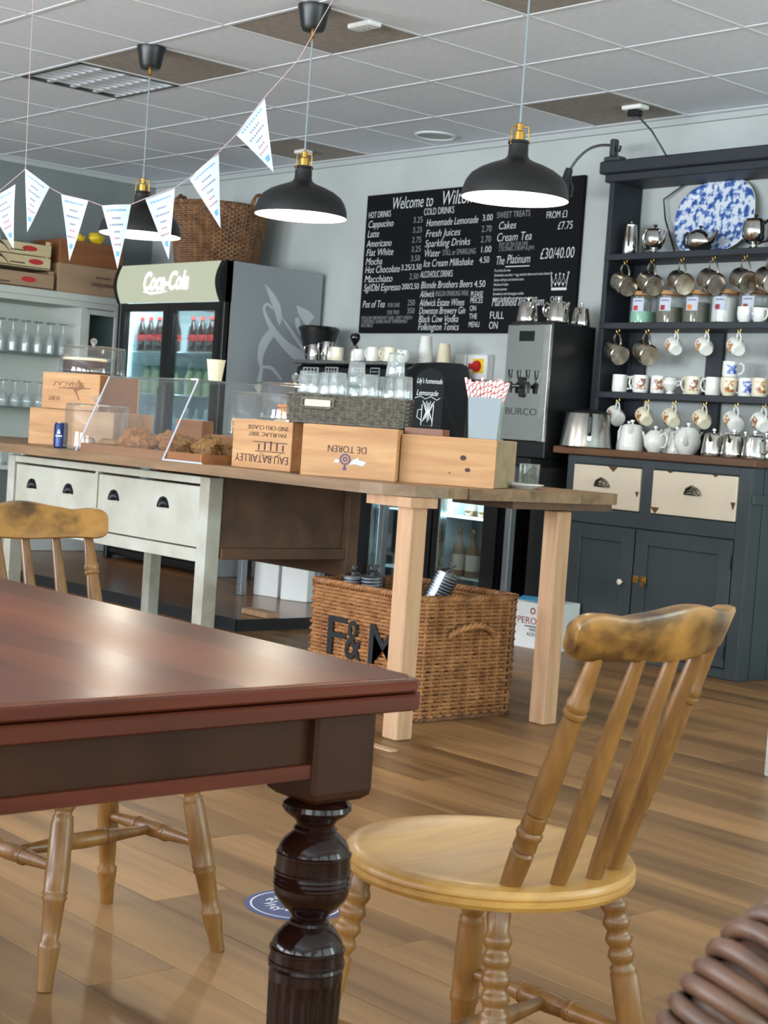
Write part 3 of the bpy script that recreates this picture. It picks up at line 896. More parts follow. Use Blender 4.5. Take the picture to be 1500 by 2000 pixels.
MB().prism(rrect(.06, .56, -.20, .40, .08), .38, .44).build('seat', 'rattan', wc)

# white painted post at the frame's edge
wp = T('side_table', 'white painted side table whose chipped leg shows at the picture edge beyond the chair', 'table', (-2.782, 4.440, 0))
for lx in (-.13, .37):
    for ly in (-.10, .30):
        MB().cb(lx - .022, lx + .022, ly - .022, ly + .022, 0, .70, .003).build('leg', 'white_leg', wp)
MB().cb(-.17, .41, -.14, .34, .70, .725, .004).build('table_top', 'white_leg', wp)

# round floor sticker
fs_ = T('floor_sticker', 'round blue floor sticker lettered in white behind the table leg', 'sticker', (-2.575, 2.125, 0))
MB().lathe([(.0, .0012), (.108, .0012), (.108, .0)], 48).build('disc', 'sticker_blue', fs_, smooth=0)
rg = MB()
rg.lathe([(.0925, .0014), (.0965, .0014)], 48)
rg.build('ring', 'sticker_white', fs_, smooth=0)
for k, ch in enumerate('ONE WAY'):
    if ch == ' ': continue
    a = R(175 + 17 * k)
    x, y = .066 * math.cos(a), .066 * math.sin(a)
    text('letter', ch, 'sticker_white', fs_, (x, y, .0016), .035, rot=(0, 0, a + PI / 2), align='CENTER', ext=0, bold=.0006)
arw = MB().prism([(-.012, -.05), (.012, -.05), (.012, .0), (.032, .0), (0, .042), (-.032, 0), (-.012, 0)], .0012, .0016, Matrix.Rotation(R(40), 4, 'Z'))
arw.build('arrow', 'sticker_white', fs_, smooth=0)

# ================================================================== THE COUNTER
ct = T('counter', 'long weathered plank counter top resting on the white drawer table and pine posts', 'counter', (-5.6, 4.0, 0))
def loc_ct(poly): return [(x + 5.6, y - 4.0) for x, y in poly]
ZT, ZU = .843, .806
bd = [(3.445, 3.735), (3.738, 4.020), (4.023, 4.300), (4.303, 4.575)]
for k, (y0, y1) in enumerate(bd):
    xe = (-3.775, -3.765, -3.775, -3.79)[k]
    if k == 0: poly = [(-7.9, y0), (-3.99, y0), (-3.90, y0 + .02), (-3.815, y0 + .09), (xe, y0 + .2), (xe, y1), (-7.9, y1)]
    elif k == 3: poly = [(-7.9, y0), (xe, y0), (xe - .01, y1 - .05), (xe - .05, y1), (-7.9, y1)]
    else: poly = [(-7.9, y0), (xe, y0), (xe, y1), (-7.9, y1)]
    MB().prism(loc_ct(poly), ZU - .001 * k, ZT - .0006 * (k % 2)).build('board', 'counter_wood', ct, smooth=0)
MB().box(-4.10 + 5.6, -3.80 + 5.6, -.02, .50, ZU - .028, ZU - .002).build('bearer', 'old_brown', ct, smooth=0)
MB().box(-4.02 + 5.6, -3.80 + 5.6, -.495, -.375, ZU - .035, ZU - .002).build('bearer', 'pine', ct, smooth=0)
for (px_, py_) in ((-3.862, 3.572), (-3.872, 4.292)):
    h = .036
    MB().cb(px_ - h + 5.6, px_ + h + 5.6, py_ - h - 4.0, py_ + h - 4.0, 0, ZU - .034, .004).build('post', 'pine', ct)
MB().box(-3.90 + 5.6, -3.70 + 5.6, -.60, -.57, 0.0, .006).build('floor_shim', 'pine', ct, smooth=0)

# white painted drawer table under the counter
dt = T('drawer_table', 'distressed white table with four black cup pulls under the counter', 'table', (-5.76, 3.9, 0))
q = lambda x, y: (x + 5.76, y - 3.9)
def tbx(name, m, x0, x1, y0, y1, z0, z1, par=dt, sm=0): return MB().cb(x0 + 5.76, x1 + 5.76, y0 - 3.9, y1 - 3.9, z0, z1, .002).build(name, m, par, smooth=sm)
tbx('leg', 'white_leg', -5.048, -4.985, 3.55, 3.615, 0, .79)
tbx('leg', 'white_leg', -6.56, -6.50, 3.55, 3.615, 0, .79)
tbx('leg', 'white_leg', -6.425, -6.365, 4.22, 4.28, 0, .79)
tbx('leg', 'old_brown', -5.03, -4.965, 4.24, 4.30, 0, .79)
tbx('top_rail', 'white_distressed', -6.50, -5.048, 3.552, 3.58, .762, .790)
tbx('bottom_rail', 'white_distressed', -6.50, -5.048, 3.552, 3.58, .462, .512)
tbx('divider', 'white_distressed', -5.815, -5.795, 3.553, 3.58, .512, .762)
tbx('side_panel', 'old_brown', -5.02, -4.998, 3.615, 4.24, .50, .80)
tbx('side_ledge', 'old_brown', -5.04, -4.975, 3.62, 4.24, .478, .522)
tbx('back_rail', 'old_brown', -6.40, -4.99, 4.25, 4.275, .405, .80)
tbx('side_panel', 'white_distressed', -6.55, -6.53, 3.615, 4.24, .50, .80)
def cup_pull(par, x, y, z, m='iron', w_=.034):
    n = 10
    mb = MB()
    vs = []; fs = []
    for i in range(n + 1):
        a = PI * i / n
        for j in range(5):
            b_ = (PI / 2) * j / 4
            vs.append((x - w_ * math.cos(a) * math.cos(b_ * .9), y - .024 * math.sin(b_) * math.sin(a) - .001, z + .038 * math.sin(a) * math.cos(b_)))
    for i in range(n):
        for j in range(4):
            fs.append((i * 5 + j, i * 5 + j + 1, (i + 1) * 5 + j + 1, (i + 1) * 5 + j))
    mb.add(vs, fs)
    mb.tube([(x - w_ * 1.12, y - .002, z), (x - w_ * .9, y - .003, z + .02), (x - w_ * .5, y - .003, z + .036), (x, y - .003, z + .040), (x + w_ * .5, y - .003, z + .036), (x + w_ * .9, y - .003, z + .02), (x + w_ * 1.12, y - .002, z)], .0045, 6)
    return mb.build('cup_pull', m, par, smooth=60)
for (x0, x1, hs) in ((-6.494, -5.820, (-6.345, -6.030)), (-5.790, -5.054, (-5.665, -5.300))):
    d = tbx('drawer', 'white_distressed', x0, x1, 3.558, 3.60, .517, .752)
    for h in hs: cup_pull(d, h + 5.76, 3.558 - 3.9, .652)
tag(MB().cb(-6.40, -6.19, 4.80, 4.88, .056, .085, .003).build('wood_block', 'pine'), 'small pine offcut lying at the platform edge below the counter', 'wood block')

# ------------------------------------------------------------------ wooden crates on the counter
def crate(label, lf, rz, w_, d_, h_, m='crate_wood', sm=None, group='wooden wine crates on the counter', lid=True):
    """closed wine crate; lf is the front bottom corner at its viewer-left end"""
    c = T('wine_crate', label, 'crate', lf, rz, group)
    t_ = .009
    mz = sm or m
    MB().cb(0, w_, 0, t_, 0, h_, .0015).build('front_panel', m, c, smooth=0)
    MB().cb(0, w_, d_ - t_, d_, 0, h_, .0015).build('back_panel', m, c, smooth=0)
    MB().cb(.002, t_ + .002, t_, d_ - t_, 0.001, h_ - .001, .001).build('side_panel', mz, c, smooth=0)
    MB().cb(w_ - t_ - .002, w_ - .002, t_, d_ - t_, .001, h_ - .001, .001).build('side_panel', mz, c, smooth=0)
    MB().box(.01, w_ - .01, t_, d_ - t_, .002, .008).build('base', m, c, smooth=0)
    if lid: MB().cb(.012, w_ - .012, .010, d_ - .010, h_ - .008, h_ + .001, .001).build('lid', m, c, smooth=0)
    return c
UPS = (R(-90), 0, R(180))          # upside-down lettering on a -y face
A33 = math.atan2(.543, .84)
c_pl = crate('plain pine crate with two dark knots at the counter end under the chalk sign', (-4.081, 3.698, ZT), A33, .335, .36, .165, 'crate_wood', 'crate_grey')
for (x, z, rx, rz_) in ((.222, .098, .011, .009), (.240, .058, .010, .007), (.178, .044, .003, .003)):
    mb = MB(); mb.lathe([(.0, 0), (1, 0)], 20, Matrix.Translation((x, -.0008, z)) @ Matrix.Rotation(R(90), 4, 'X') @ Matrix.Diagonal((rx, rz_, 1, 1)))
    mb.build('knot', 'ink', c_pl, smooth=0)
c_to = crate('wine crate with upside-down stencil, violet seal and torn paper beneath the tumbler tray', (-4.346, 3.475, ZT), A33, .342, .34, .178)
text('stencil', 'DE TOREN', 'ink', c_to, (.236, -.0012, .110), .034, width=.138, rot=UPS)
mb = MB()
mb.lathe([(.014, 0), (.0195, 0)], 20, Matrix.Translation((.160, -.001, .064)) @ Matrix.Rotation(R(90), 4, 'X'))
mb.lathe([(.004, 0), (.009, 0)], 14, Matrix.Translation((.160, -.001, .064)) @ Matrix.Rotation(R(90), 4, 'X'))
for a_ in (-.3, 0, .3): mb.box(-.002, .002, -.0012, -.0008, -.018, 0, Matrix.Translation((.160, 0, .044)) @ Matrix.Rotation(a_, 4, 'Y'))
mb.build('seal_print', 'ink_violet', c_to, smooth=0)
mb = MB().prism([(0, 0), (.02, .004), (.05, -.002), (.06, .014), (.035, .018), (.03, .026), (.012, .018)], 0, .0006, Matrix.Translation((.176, -.0006, .046)) @ Matrix.Rotation(R(90), 4, 'X'))
mb.prism([(0, 0), (.016, -.002), (.02, .008), (.006, .010)], 0, .0006, Matrix.Translation((.120, -.0006, .052)) @ Matrix.Rotation(R(90), 4, 'X'))
mb.build('torn_paper', 'paper_white', c_to, smooth=0)
c_ba = crate('wine crate with upside-down chateau stencil between pastry tray and tumbler tray', (-4.875, 3.565, ZT), R(3), .335, .33, .178)
text('stencil', 'EAU BATAILLEY', 'ink', c_ba, (.325, -.0012, .052), .042, width=.30, rot=UPS)
text('stencil', '2ND CRU CLASSE', 'ink', c_ba, (.315, -.0012, .160), .022, width=.23, rot=UPS)
text('stencil', 'PAUILLAC 2007', 'ink', c_ba, (.305, -.0012, .135), .022, width=.21, rot=UPS)
mb = MB()
for k in range(5):
    mb.box(.150 + .034 * k, .158 + .034 * k, -.001, -.0004, .070, .070 + (.022, .028, .034, .028, .022)[k])
mb.box(.120, .310, -.001, -.0004, .098, .101).box(.135, .300, -.001, -.0004, .064, .067)
mb.tube([(0, 0, 0), (.06, -.02, 0), (.12, 0, 0)], .001, 4, False, Matrix.Translation((.160, -.0004, .060)) @ Matrix.Rotation(R(90), 4, 'X'))
mb.build('chateau_print', 'ink', c_ba, smooth=0)
A25 = R(25)
c_l1 = crate('lower wooden wine crate at the counter far end behind the blue can', (-6.66, 3.70, ZT), A25, .46, .34, .168)
c_l2 = crate('upper faintly stencilled wooden wine crate under the chocolate cake dome', (-6.585, 3.715, ZT + .170), A25, .31, .34, .165, sm='crate_brown')
text('stencil', 'SENACAZ', 'ink_light', c_l2, (.23, -.0012, .125), .030, width=.17, rot=UPS)
text('stencil', 'RUBY', 'ink_light', c_l2, (.10, -.0012, .058), .030, width=.06, rot=UPS)
mb = MB().prism([(0, 0), (.03, .01), (.075, .012), (.075, .016), (.04, .018), (.012, .05), (.004, .05), (.012, .02), (-.05, .016), (-.10, .014), (-.10, .010), (-.02, .008), (.002, -.02), (.012, -.04), (.018, -.04)], 0, .0005, Matrix.Translation((.19, -.0006, .085)) @ Matrix.Rotation(R(90), 4, 'X'))
mb.build('stain', 'ink_light', c_l2, smooth=0)
# riser box and small brown box between the cakes
rbx = crate('plain brown box raising the rear cake dome between the crates', (-5.62, 3.97, ZT), 0, .36, .30, .105, 'crate_brown', group='brown boxes among the cakes')
sbx = crate('small dark wooden box standing behind the pastry tray', (-5.98, 4.05, ZT), A25, .14, .10, .16, 'crate_brown', group='brown boxes among the cakes')

# ------------------------------------------------------------------ cake domes and cakes
def dome(label, loc, r, h, group='clear cake domes on the counter'):
    d = T('cake_dome', label, 'cake dome', loc, 0, group)
    MB().lathe([(r + .012, .0), (r + .014, .006), (r, .008), (.0, .008)], 40).build('plate', 'acrylic', d)
    MB().lathe([(r, .010), (r, h - .012), (r - .004, h - .004), (r - .014, h), (.012, h + .003), (.0, h + .003)], 48).build('cover', 'acrylic', d)
    MB().lathe([(r + .003, .012), (r + .003, .018), (r - .001, .018)], 48).build('rim', 'glass_thick', d)
    MB().lathe([(r - .002, h - .004), (r + .001, h - .002), (r - .010, h + .003), (r - .014, h + .001)], 48).build('shoulder', 'glass_thick', d)
    MB().lathe([(.007, h), (.006, h + .010), (.012, h + .016), (.017, h + .026), (.015, h + .036), (.007, h + .043), (.001, h + .044)], 16).build('knob', 'glass_thick', d)
    return d
zc2 = ZT + .336
d1 = (-6.505, 3.925)
dome('clear cake dome over the chocolate cake on the stacked crates', (d1[0], d1[1], zc2), .152, .128)
ck = T('chocolate_cake', 'cut chocolate layer cake with pale icing inside the high dome', 'cake', (d1[0] - .035, d1[1] - .02, zc2 + .0085))
MB().lathe([(.0, 0), (.098, 0), (.100, .004), (.100, .056), (.0, .056)], 32, None).build('sponge', 'choc_cake', ck)
MB().lathe([(.0, .056), (.101, .056), (.103, .062), (.098, .068), (.0, .068)], 32).build('icing', 'icing', ck)
d2 = (-5.955, 3.63)
dome('tall clear cake dome over scones beside the blue can', (d2[0], d2[1], ZT), .135, .195)
for k, (dx, dy, lab) in enumerate(((-.06, .0, 'round baked scone inside the tall dome nearest the blue can'), (.03, -.06, 'round baked scone at the front of the tall dome'), (.06, .05, 'round baked scone at the back of the tall dome'), (-.02, .07, 'round baked scone deep inside the tall dome'))):
    sco = T('scone', lab, 'scone', (d2[0] + dx, d2[1] + dy, ZT + .0085), group='scones under the tall dome')
    MB().lathe([(.0, 0), (.036, .0), (.038, .02), (.036, .032), (.026, .042), (.0, .045)], 16, None, fn=lambda r, z, a: r * (1 + .06 * math.sin(3 * a + z * 40))).build('crust', 'sponge', sco)
    MB().lathe([(.027, .0415), (.020, .046), (.0, .048)], 14).build('browned_top', 'pastry', sco)
d3 = (-5.46, 4.11)
dome('clear cake dome over an iced sponge on the brown riser box', (d3[0], d3[1], ZT + .107), .125, .185)
ck = T('sponge_cake', 'iced sponge cake inside the dome behind the pastry tray', 'cake', (d3[0] + .0, d3[1], ZT + .1155))
MB().lathe([(.0, 0), (.100, 0), (.102, .005), (.102, .028), (.0, .028)], 32).build('lower_layer', 'sponge', ck)
MB().lathe([(.103, .028), (.103, .034), (.0, .034)], 32).build('cream', 'icing', ck)
MB().lathe([(.102, .034), (.102, .056), (.0, .056)], 32).build('upper_layer', 'sponge', ck)
MB().lathe([(.104, .056), (.103, .066), (.0, .068)], 32).build('icing', 'icing', ck)
d4 = (-4.735, 3.735)
dome('clear cake dome over an orange cake next to the glass tray', (d4[0], d4[1], ZT + .180), .125, .140)
ck = T('orange_cake', 'small orange loaf cake inside the dome next to the glass tray', 'cake', (d4[0] + .03, d4[1] - .01, ZT + .1885), .6)
MB().cb(-.06, .06, -.05, .05, 0, .045, .006).build('sponge', 'sponge', ck)
MB().cb(-.061, .061, -.051, .051, .045, .054, .003).build('glaze', 'orange', ck)

# blue drinks can
cn = T('drinks_can', 'dark blue drinks can standing in front of the lower crate', 'can', (-6.10, 3.545, ZT))
MB().lathe([(.0, 0), (.024, 0), (.030, .006), (.030, .098), (.026, .108), (.0, .108)], 28).build('body', 'can_blue', cn)
MB().lathe([(.026, .108), (.0265, .112), (.024, .112), (.023, .109), (.0, .109)], 28).build('lid', 'steel', cn)
mb = MB()
for (z, hw, th) in ((.050, .5, .006), (.062, .22, .010), (.074, .12, .006)): mb.lathe([(.0303, z), (.0303, z + th)], 8, None, R(-49) - hw, R(-49) + hw)
mb.build('label_print', 'sticker_white', cn)

# ------------------------------------------------------------------ pastry tray, guard, pastries
tr = T('pastry_tray', 'long shallow wooden tray of pastries at the counter front', 'tray', (-5.33, 3.60, ZT))
MB().box(-.45, .40, -.13, .13, 0, .010).build('base', 'crate_brown', tr, smooth=0)
for (a, b_, c_, d_) in ((-.45, .40, -.14, -.13), (-.45, .40, .13, .14)): MB().box(a, b_, c_, d_, 0, .036).build('side', 'crate_brown', tr, smooth=0)
for (a, b_) in ((-.46, -.45), (.40, .41)): MB().box(a, b_, -.14, .14, 0, .036).build('end', 'crate_brown', tr, smooth=0)
pk = [(-.20, -.06, .052, 'pastry', 'golden pastry slice lying flat by the front rail'), (-.26, .02, .060, 'pastry', 'long golden pastry slice at the tray end by the tall dome'), (-.12, -.05, .050, 'pastry', 'golden pastry slice leaning at the tray front'), (-.08, .06, .058, 'pastry', 'browned pastry piled at the tray back'), (.03, .0, .052, 'pastry', 'browned pastry in the middle of the tray'), (.15, -.03, .050, 'granola', 'seeded granola slice at the front of the tray'), (.17, .07, .055, 'granola', 'seeded granola slice at the back of the tray'), (.28, -.02, .048, 'granola', 'seeded granola slice next to the stencilled crate'), (.30, .07, .045, 'granola', 'small granola piece in the tray corner')]
for k, (dx, dy, r_, m__, lab) in enumerate(pk):
    mb = MB(); lump(mb, (0, 0, r_ * .85), r_, 30 + k, None, 1.25, .95, .85, .22, 18, 12)
    for zi, p in enumerate(mb.v): mb.v[zi] = (p[0], p[1], max(p[2], 0.0))
    o = mb.build('pastry', m__, None, smooth=50); o.location = (-5.34 + dx, 3.60 + dy, ZT + .0105); o.rotation_euler = (0, 0, .5 * k)
    tag(o, lab, 'pastry', 'pastries in the wooden tray')
gd = T('sneeze_guard', 'clear acrylic food guard with pale edges over the pastry tray', 'food guard', (-5.5, 3.6, ZT))
xl_, xr_ = -.30, .345
MB().add([(xl_, -.155, 0), (xr_, -.155, 0), (xr_, -.015, .318), (xl_, -.015, .318)], [(0, 1, 2, 3)]).build('front_screen', 'acrylic', gd, smooth=0)
MB().box(xl_, xr_, -.015, .27, .316, .321).build('top_shelf', 'acrylic', gd, smooth=0)
for x in (xl_, xr_):
    MB().add([(x, -.155, 0), (x, .27, 0), (x, .27, .318), (x, -.015, .318)], [(0, 1, 2, 3)]).build('end_panel', 'acrylic', gd, smooth=0)
    MB().tube([(x, -.155, .002), (x, -.015, .318)], .0035, 6).build('edge', 'paper_white', gd)
MB().tube([(xl_, -.015, .319), (xr_, -.015, .319)], .0025, 6).build('edge', 'glass_shelf', gd)
MB().tube([(xr_, -.155, .003), (xr_ + .26, -.155, .003)], .0035, 6).build('foot_edge', 'paper_white', gd)
MB().tube([(xr_, .27, .319), (xr_, -.015, .319)], .0025, 6).build('edge', 'glass_shelf', gd)
pc = T('paper_cup', 'single cream paper cup on top of the food guard', 'cup', (-5.275, 3.75, ZT + .3215))
MB().lathe([(.026, .0), (.037, .082), (.0385, .083), (.0385, .087), (.036, .087), (.025, .006), (.0, .006)], 24).build('body', 'paper_cream', pc)

tbt = T('tablet_till', 'black till screen tilted on its stand behind the pastry tray', 'till', (-5.60, 4.30, ZT), R(20))
MB().cb(-.06, .06, -.05, .05, 0, .012, .003).tube([(0, 0, .01), (0, .01, .09)], .012, 8).build('stand', 'black_plastic', tbt)
MB().cb(-.10, .10, -.008, .008, -.075, .075, .004, Matrix.Translation((0, -.005, .125)) @ Matrix.Rotation(R(-18), 4, 'Y') @ Matrix.Rotation(R(-38), 4, 'X')).build('screen', 'black_gloss', tbt)
# ------------------------------------------------------------------ woven tray of upturned tumblers
M_tr = Matrix.Translation((-4.385, 3.765, ZT + .180)) @ Matrix.Rotation(A33, 4, 'Z')
gt = T('woven_tray', 'grey woven tray with cut handle holding upturned tumblers', 'tray', M=M_tr)
loop = rrect(-.225, .225, -.165, .165, .035, 5)
mb = MB(); weave(mb, loop, .006, .098, 13, 52, .0042, .0042, lambda t: (1 + .02 * t, 1 + .02 * t), 5)
wv = mb.build('woven_side', 'wicker_grey', gt, smooth=60)
mb = MB(); braid(mb, loop, .101, .004, .03, sc_=(1.02, 1.02)); mb.build('rim', 'wicker_grey', gt, smooth=60)
MB().prism(rrect(-.22, .22, -.16, .16, .035, 5), .002, .010).build('base', 'wicker_grey', gt)
hm = MB()
hm.tube([(-.165, -.172, .062), (-.165, -.174, .086), (-.15, -.174, .090), (-.065, -.174, .090), (-.05, -.174, .086), (-.05, -.172, .062), (-.065, -.173, .056), (-.15, -.173, .056)], .006, 8, closed=True)
hm.build('handle_binding', 'wicker_grey', gt)
MB().box(-.155, -.06, -.1755, -.171, .060, .087).build('handle_slot', 'paper_cream', gt, smooth=0)
def tumbler(label, M, group):
    t = T('tumbler', label, 'glass', M=M, group=group)
    MB().lathe([(.034, 0), (.0345, .002), (.0285, .082), (.027, .086), (.0, .087)], 30, None, fn=lambda r, z, a: r * (1 + .018 * math.cos(15 * a) * (1 if .004 < z < .08 else 0))).build('wall', 'glass_whitened', t, smooth=60)
    MB().lathe([(.027, .080), (.0275, .0855), (.0, .0865)], 24).build('thick_base', 'glass_shelf', t)
    MB().lathe([(.0345, .0), (.0352, .0012), (.0345, .0024)], 30).build('rim', 'glass_shelf', t)
    return t
rowsT = [(-.115, -.115), (-.045, -.118), (.03, -.112), (.105, -.115), (.172, -.11), (-.17, -.03), (-.09, -.04), (-.01, -.035), (.07, -.04), (.15, -.035), (-.12, .05), (.0, .05), (.11, .05)]
words = ['first', 'second', 'third', 'fourth', 'fifth']
tb0 = None
for k, (x, y) in enumerate(rowsT):
    rowi = 'front' if k < 5 else ('middle' if k < 10 else 'back')
    lab = '%s upturned tumbler from the left in the %s row of the grey tray' % (words[k if k < 5 else (k - 5 if k < 10 else k - 10)], rowi)
    Mt = M_tr @ Matrix.Translation((x, y, .0115))
    if tb0 is None: tb0 = tumbler(lab, Mt, 'upturned tumblers in the grey tray')
    else: dup(tb0, lab, M=Mt)
up2 = [(-.175, -.10), (-.110, -.06), (-.055, -.115), (-.012, -.04), (.055, -.10), (.130, -.035), (.185, -.11), (.07, .04), (-.17, .03)]
up2w = ['at the tray end nearest the cake dome', 'above the tray handle', 'leaning over the front rim', 'in the middle under a taller one', 'at the front right of the middle', 'under the topmost glass', 'at the front corner by the chalk sign', 'far back in the middle', 'far back near the cake dome']
for (x, y), w__ in zip(up2, up2w): dup(tb0, 'upturned tumbler on the second layer, ' + w__, M=M_tr @ Matrix.Translation((x, y, .0995)))
for (x, y, lab) in ((-.012, -.04, 'tallest tumbler stack in the middle of the grey tray'), (.130, -.035, 'topmost tumbler of all, near the chalk sign')):
    dup(tb0, lab, M=M_tr @ Matrix.Translation((x, y, .0995 + .045 + (.04 if x > 0 else 0))))

# ------------------------------------------------------------------ chalk sign, straws, saucer and glass
ZP = ZT + .167
Mc = Matrix.Translation((-4.052, 3.787, ZP)) @ Matrix.Rotation(R(30), 4, 'Z')
cs_ = T('chalk_sign', 'small arched chalkboard sign for homemade lemonade on a wooden foot', 'sign', M=Mc)
MB().prism([(-.068, -.035), (.068, -.035), (.072, .035), (-.072, .035)], 0, .022).build('foot', 'sign_oak', cs_)
arch = [(-.051, 0), (.051, 0), (.051, .165)] + [(.051 * math.cos(a), .165 + .046 * math.sin(a)) for a in [PI * k / 12 for k in range(1, 12)]] + [(-.051, .165)]
MB().prism(arch, -.004, .004, Matrix.Translation((0, 0, .020)) @ Matrix.Rotation(R(90), 4, 'X')).build('board', 'board_black', cs_, smooth=20)
text('lettering', "Lily's homemade", 'chalk', cs_, (-.047, -.0052, .178), .026, width=.092, shear=.3, rot=FACE_Y)
text('lettering', 'Lemonade', 'chalk', cs_, (-.046, -.0052, .136), .028, width=.078, shear=.3, rot=FACE_Y)
dr = MB()
dr.tube([(-.05, -.005, .126), (-.03, -.005, .133), (-.012, -.005, .124), (.008, -.005, .133), (.03, -.005, .122), (.042, -.005, .130)], .0011, 5)
dr.tube([(-.022, -.005, .105), (-.022, -.005, .032), (.018, -.005, .032), (.020, -.005, .105)], .0013, 5)
dr.tube([(-.022, -.005, .088), (-.036, -.005, .085), (-.038, -.005, .060), (-.022, -.005, .050)], .0012, 5)
for k in range(7): dr.tube([(-.018 + .006 * k, -.005, .045 + .006 * (k % 3)), (-.006 + .002 * k, -.005, .080), (-.020 + .007 * k, -.005, .118 - .006 * (k % 2))], .0011, 5)
dr.build('chalk_drawing', 'chalk', cs_)
Ms = Matrix.Translation((-3.925, 3.940, ZP)) @ Matrix.Rotation(R(38), 4, 'Z')
sh = T('straw_holder', 'grey-green tapered box holding striped paper straws', 'straw holder', M=Ms)
def taper(x, y, z0, z1, k0=.84):
    vs = [(-x * k0, -y * k0, z0), (x * k0, -y * k0, z0), (x * k0, y * k0, z0), (-x * k0, y * k0, z0), (-x, -y, z1), (x, -y, z1), (x, y, z1), (-x, y, z1)]
    return vs
MB().add(taper(.058, .045, 0, .142), [(0, 3, 2, 1), (0, 1, 5, 4), (2, 3, 7, 6), (3, 0, 4, 7)]).build('body', 'holder_grey', sh, smooth=0)
MB().add(taper(.0582, .0452, 0, .142), [(1, 2, 6, 5)]).build('side_face', 'holder_green', sh, smooth=0)
for z in (.05, .095):
    k = .84 + .16 * z / .142
    MB().box(.058 * k, .058 * k + .0015, -.045 * k, .045 * k, z, z + .003).build('rib', 'holder_grey', sh, smooth=0)
stw = None
for k in range(22):
    x = -.05 + .100 * (k % 11) / 10; y = (-.032, .012)[k // 11] + random.uniform(-.006, .006)
    tilt = (x * .35, y * .3)
    top = .205 + random.uniform(-.012, .006)
    p0, p1 = Vector((x * .45, y * .5, .004)), Vector((x * 1.45, y * 1.2, top))
    s_ = tag(MB().tube([p0, p1], .0046, 8).build('paper_straw', 'straw_white'), 'red and white striped paper straw standing in the grey-green holder', 'straw', 'paper straws in the holder')
    s_.matrix_world = Ms
    d_ = (p1 - p0); L_ = d_.length
    n1 = d_.orthogonal().normalized(); n2 = d_.normalized().cross(n1)
    pts = []
    for i in range(40):
        t = i / 39; a = t * 2 * PI * 5.5 + k
        pts.append(p0 + d_ * (.40 + .60 * t) + n1 * (.0047 * math.cos(a)) + n2 * (.0047 * math.sin(a)))
    MB().tube(pts, .0019, 4).build('stripe', 'straw_red', s_)
sa = T('saucer', 'white saucer with a spoon near the counter end', 'saucer', (-3.935, 4.165, ZT))
MB().lathe([(.0, .004), (.035, .003), (.040, .0), (.044, .003), (.070, .012), (.076, .016), (.0755, .018), (.068, .015), (.040, .007), (.0, .006)], 36).build('dish', 'ceramic', sa)
sp2 = T('teaspoon', 'steel teaspoon lying on the white saucer', 'spoon', (-3.935, 4.165, ZT + .017))
MB().tube([(.02, -.085, .004), (.01, -.02, .002), (.0, .03, 0)], [.004, .0025, .003], 8, flat=.5).build('handle', 'steel', sp2)
MB().lathe([(.0, 0), (.011, .003), (.013, .006)], 14, Matrix.Translation((0, .038, -.006)) @ Matrix.Diagonal((1, 1.5, 1, 1))).build('bowl', 'steel', sp2)
gl = T('water_glass', 'clear tumbler of water with stems beside the plain crate', 'glass', (-3.965, 4.225, ZT + .0005))
MB().lathe([(.0, .002), (.034, .002), (.036, .006), (.038, .088)], 30).build('wall', 'glass_thick', gl)
MB().lathe([(.038, .086), (.039, .089), (.037, .088)], 30).build('rim', 'glass_shelf', gl)
MB().lathe([(.0, .050), (.0365, .050)], 30).build('water', 'glass_shelf', gl)
mb = MB()
for k in range(5):
    a = k * 1.3
    mb.tube([(.012 * math.cos(a), .012 * math.sin(a), .006), (.020 * math.cos(a + .5), .020 * math.sin(a + .5), .04 + .004 * k)], .0012, 5)
mb.build('stems', 'green_stem', gl)

# ------------------------------------------------------------------ hamper and things on the floor behind the counter
hp = T('wicker_hamper', 'large open wicker hamper with black painted letters under the counter end', 'hamper', (-4.35, 4.06, 0))
loop = rrect(-.305, .305, -.24, .24, .02, 3)
mb = MB(); weave(mb, loop, .012, .425, 30, 46, .0066, .0068, lambda t: (1 - .0 * t, 1), 6, .0012)
mb.build('woven_wall', 'wicker_light', hp, smooth=60)
mb = MB(); braid(mb, loop, .437, .0085, .045); braid(mb, loop, .440, .006, .04, sc_=(1.015, 1.015)); mb.build('rim', 'wicker_light', hp, smooth=60)
mb = MB(); braid(mb, loop, .010, .007, .04); mb.build('foot_braid', 'wicker_brown', hp, smooth=60)
MB().prism(rrect(-.30, .30, -.235, .235, .02, 3), .008, .016).build('base', 'wicker_brown', hp)
mb = MB(); hpts = [(.312, -.11, .30), (.326, -.095, .318), (.338, -.05, .336), (.342, .0, .343), (.338, .05, .336), (.326, .095, .318), (.312, .11, .30)]
P_ = cr_spline([Vector(p) for p in hpts], 10)
for ph in range(3):
    q_ = []
    for i, p in enumerate(P_):
        a = ph * 2 * PI / 3 + i * .42
        q_.append(p + Vector((.007 * math.cos(a), 0, .007 * math.sin(a))))
    mb.tube(q_, .0068, 6)
mb.build('handle', 'wicker_light', hp, smooth=60)
for k, (bx, lab, wdt) in enumerate(((-.205, 'F', .105), (-.085, '&', .09), (.035, 'M', .15))):
    text('painted_letter', lab, 'black_paint', hp, (bx, -.2525, .175), .21, width=wdt, rot=FACE_Y, bold=.0006, ext=.0015)
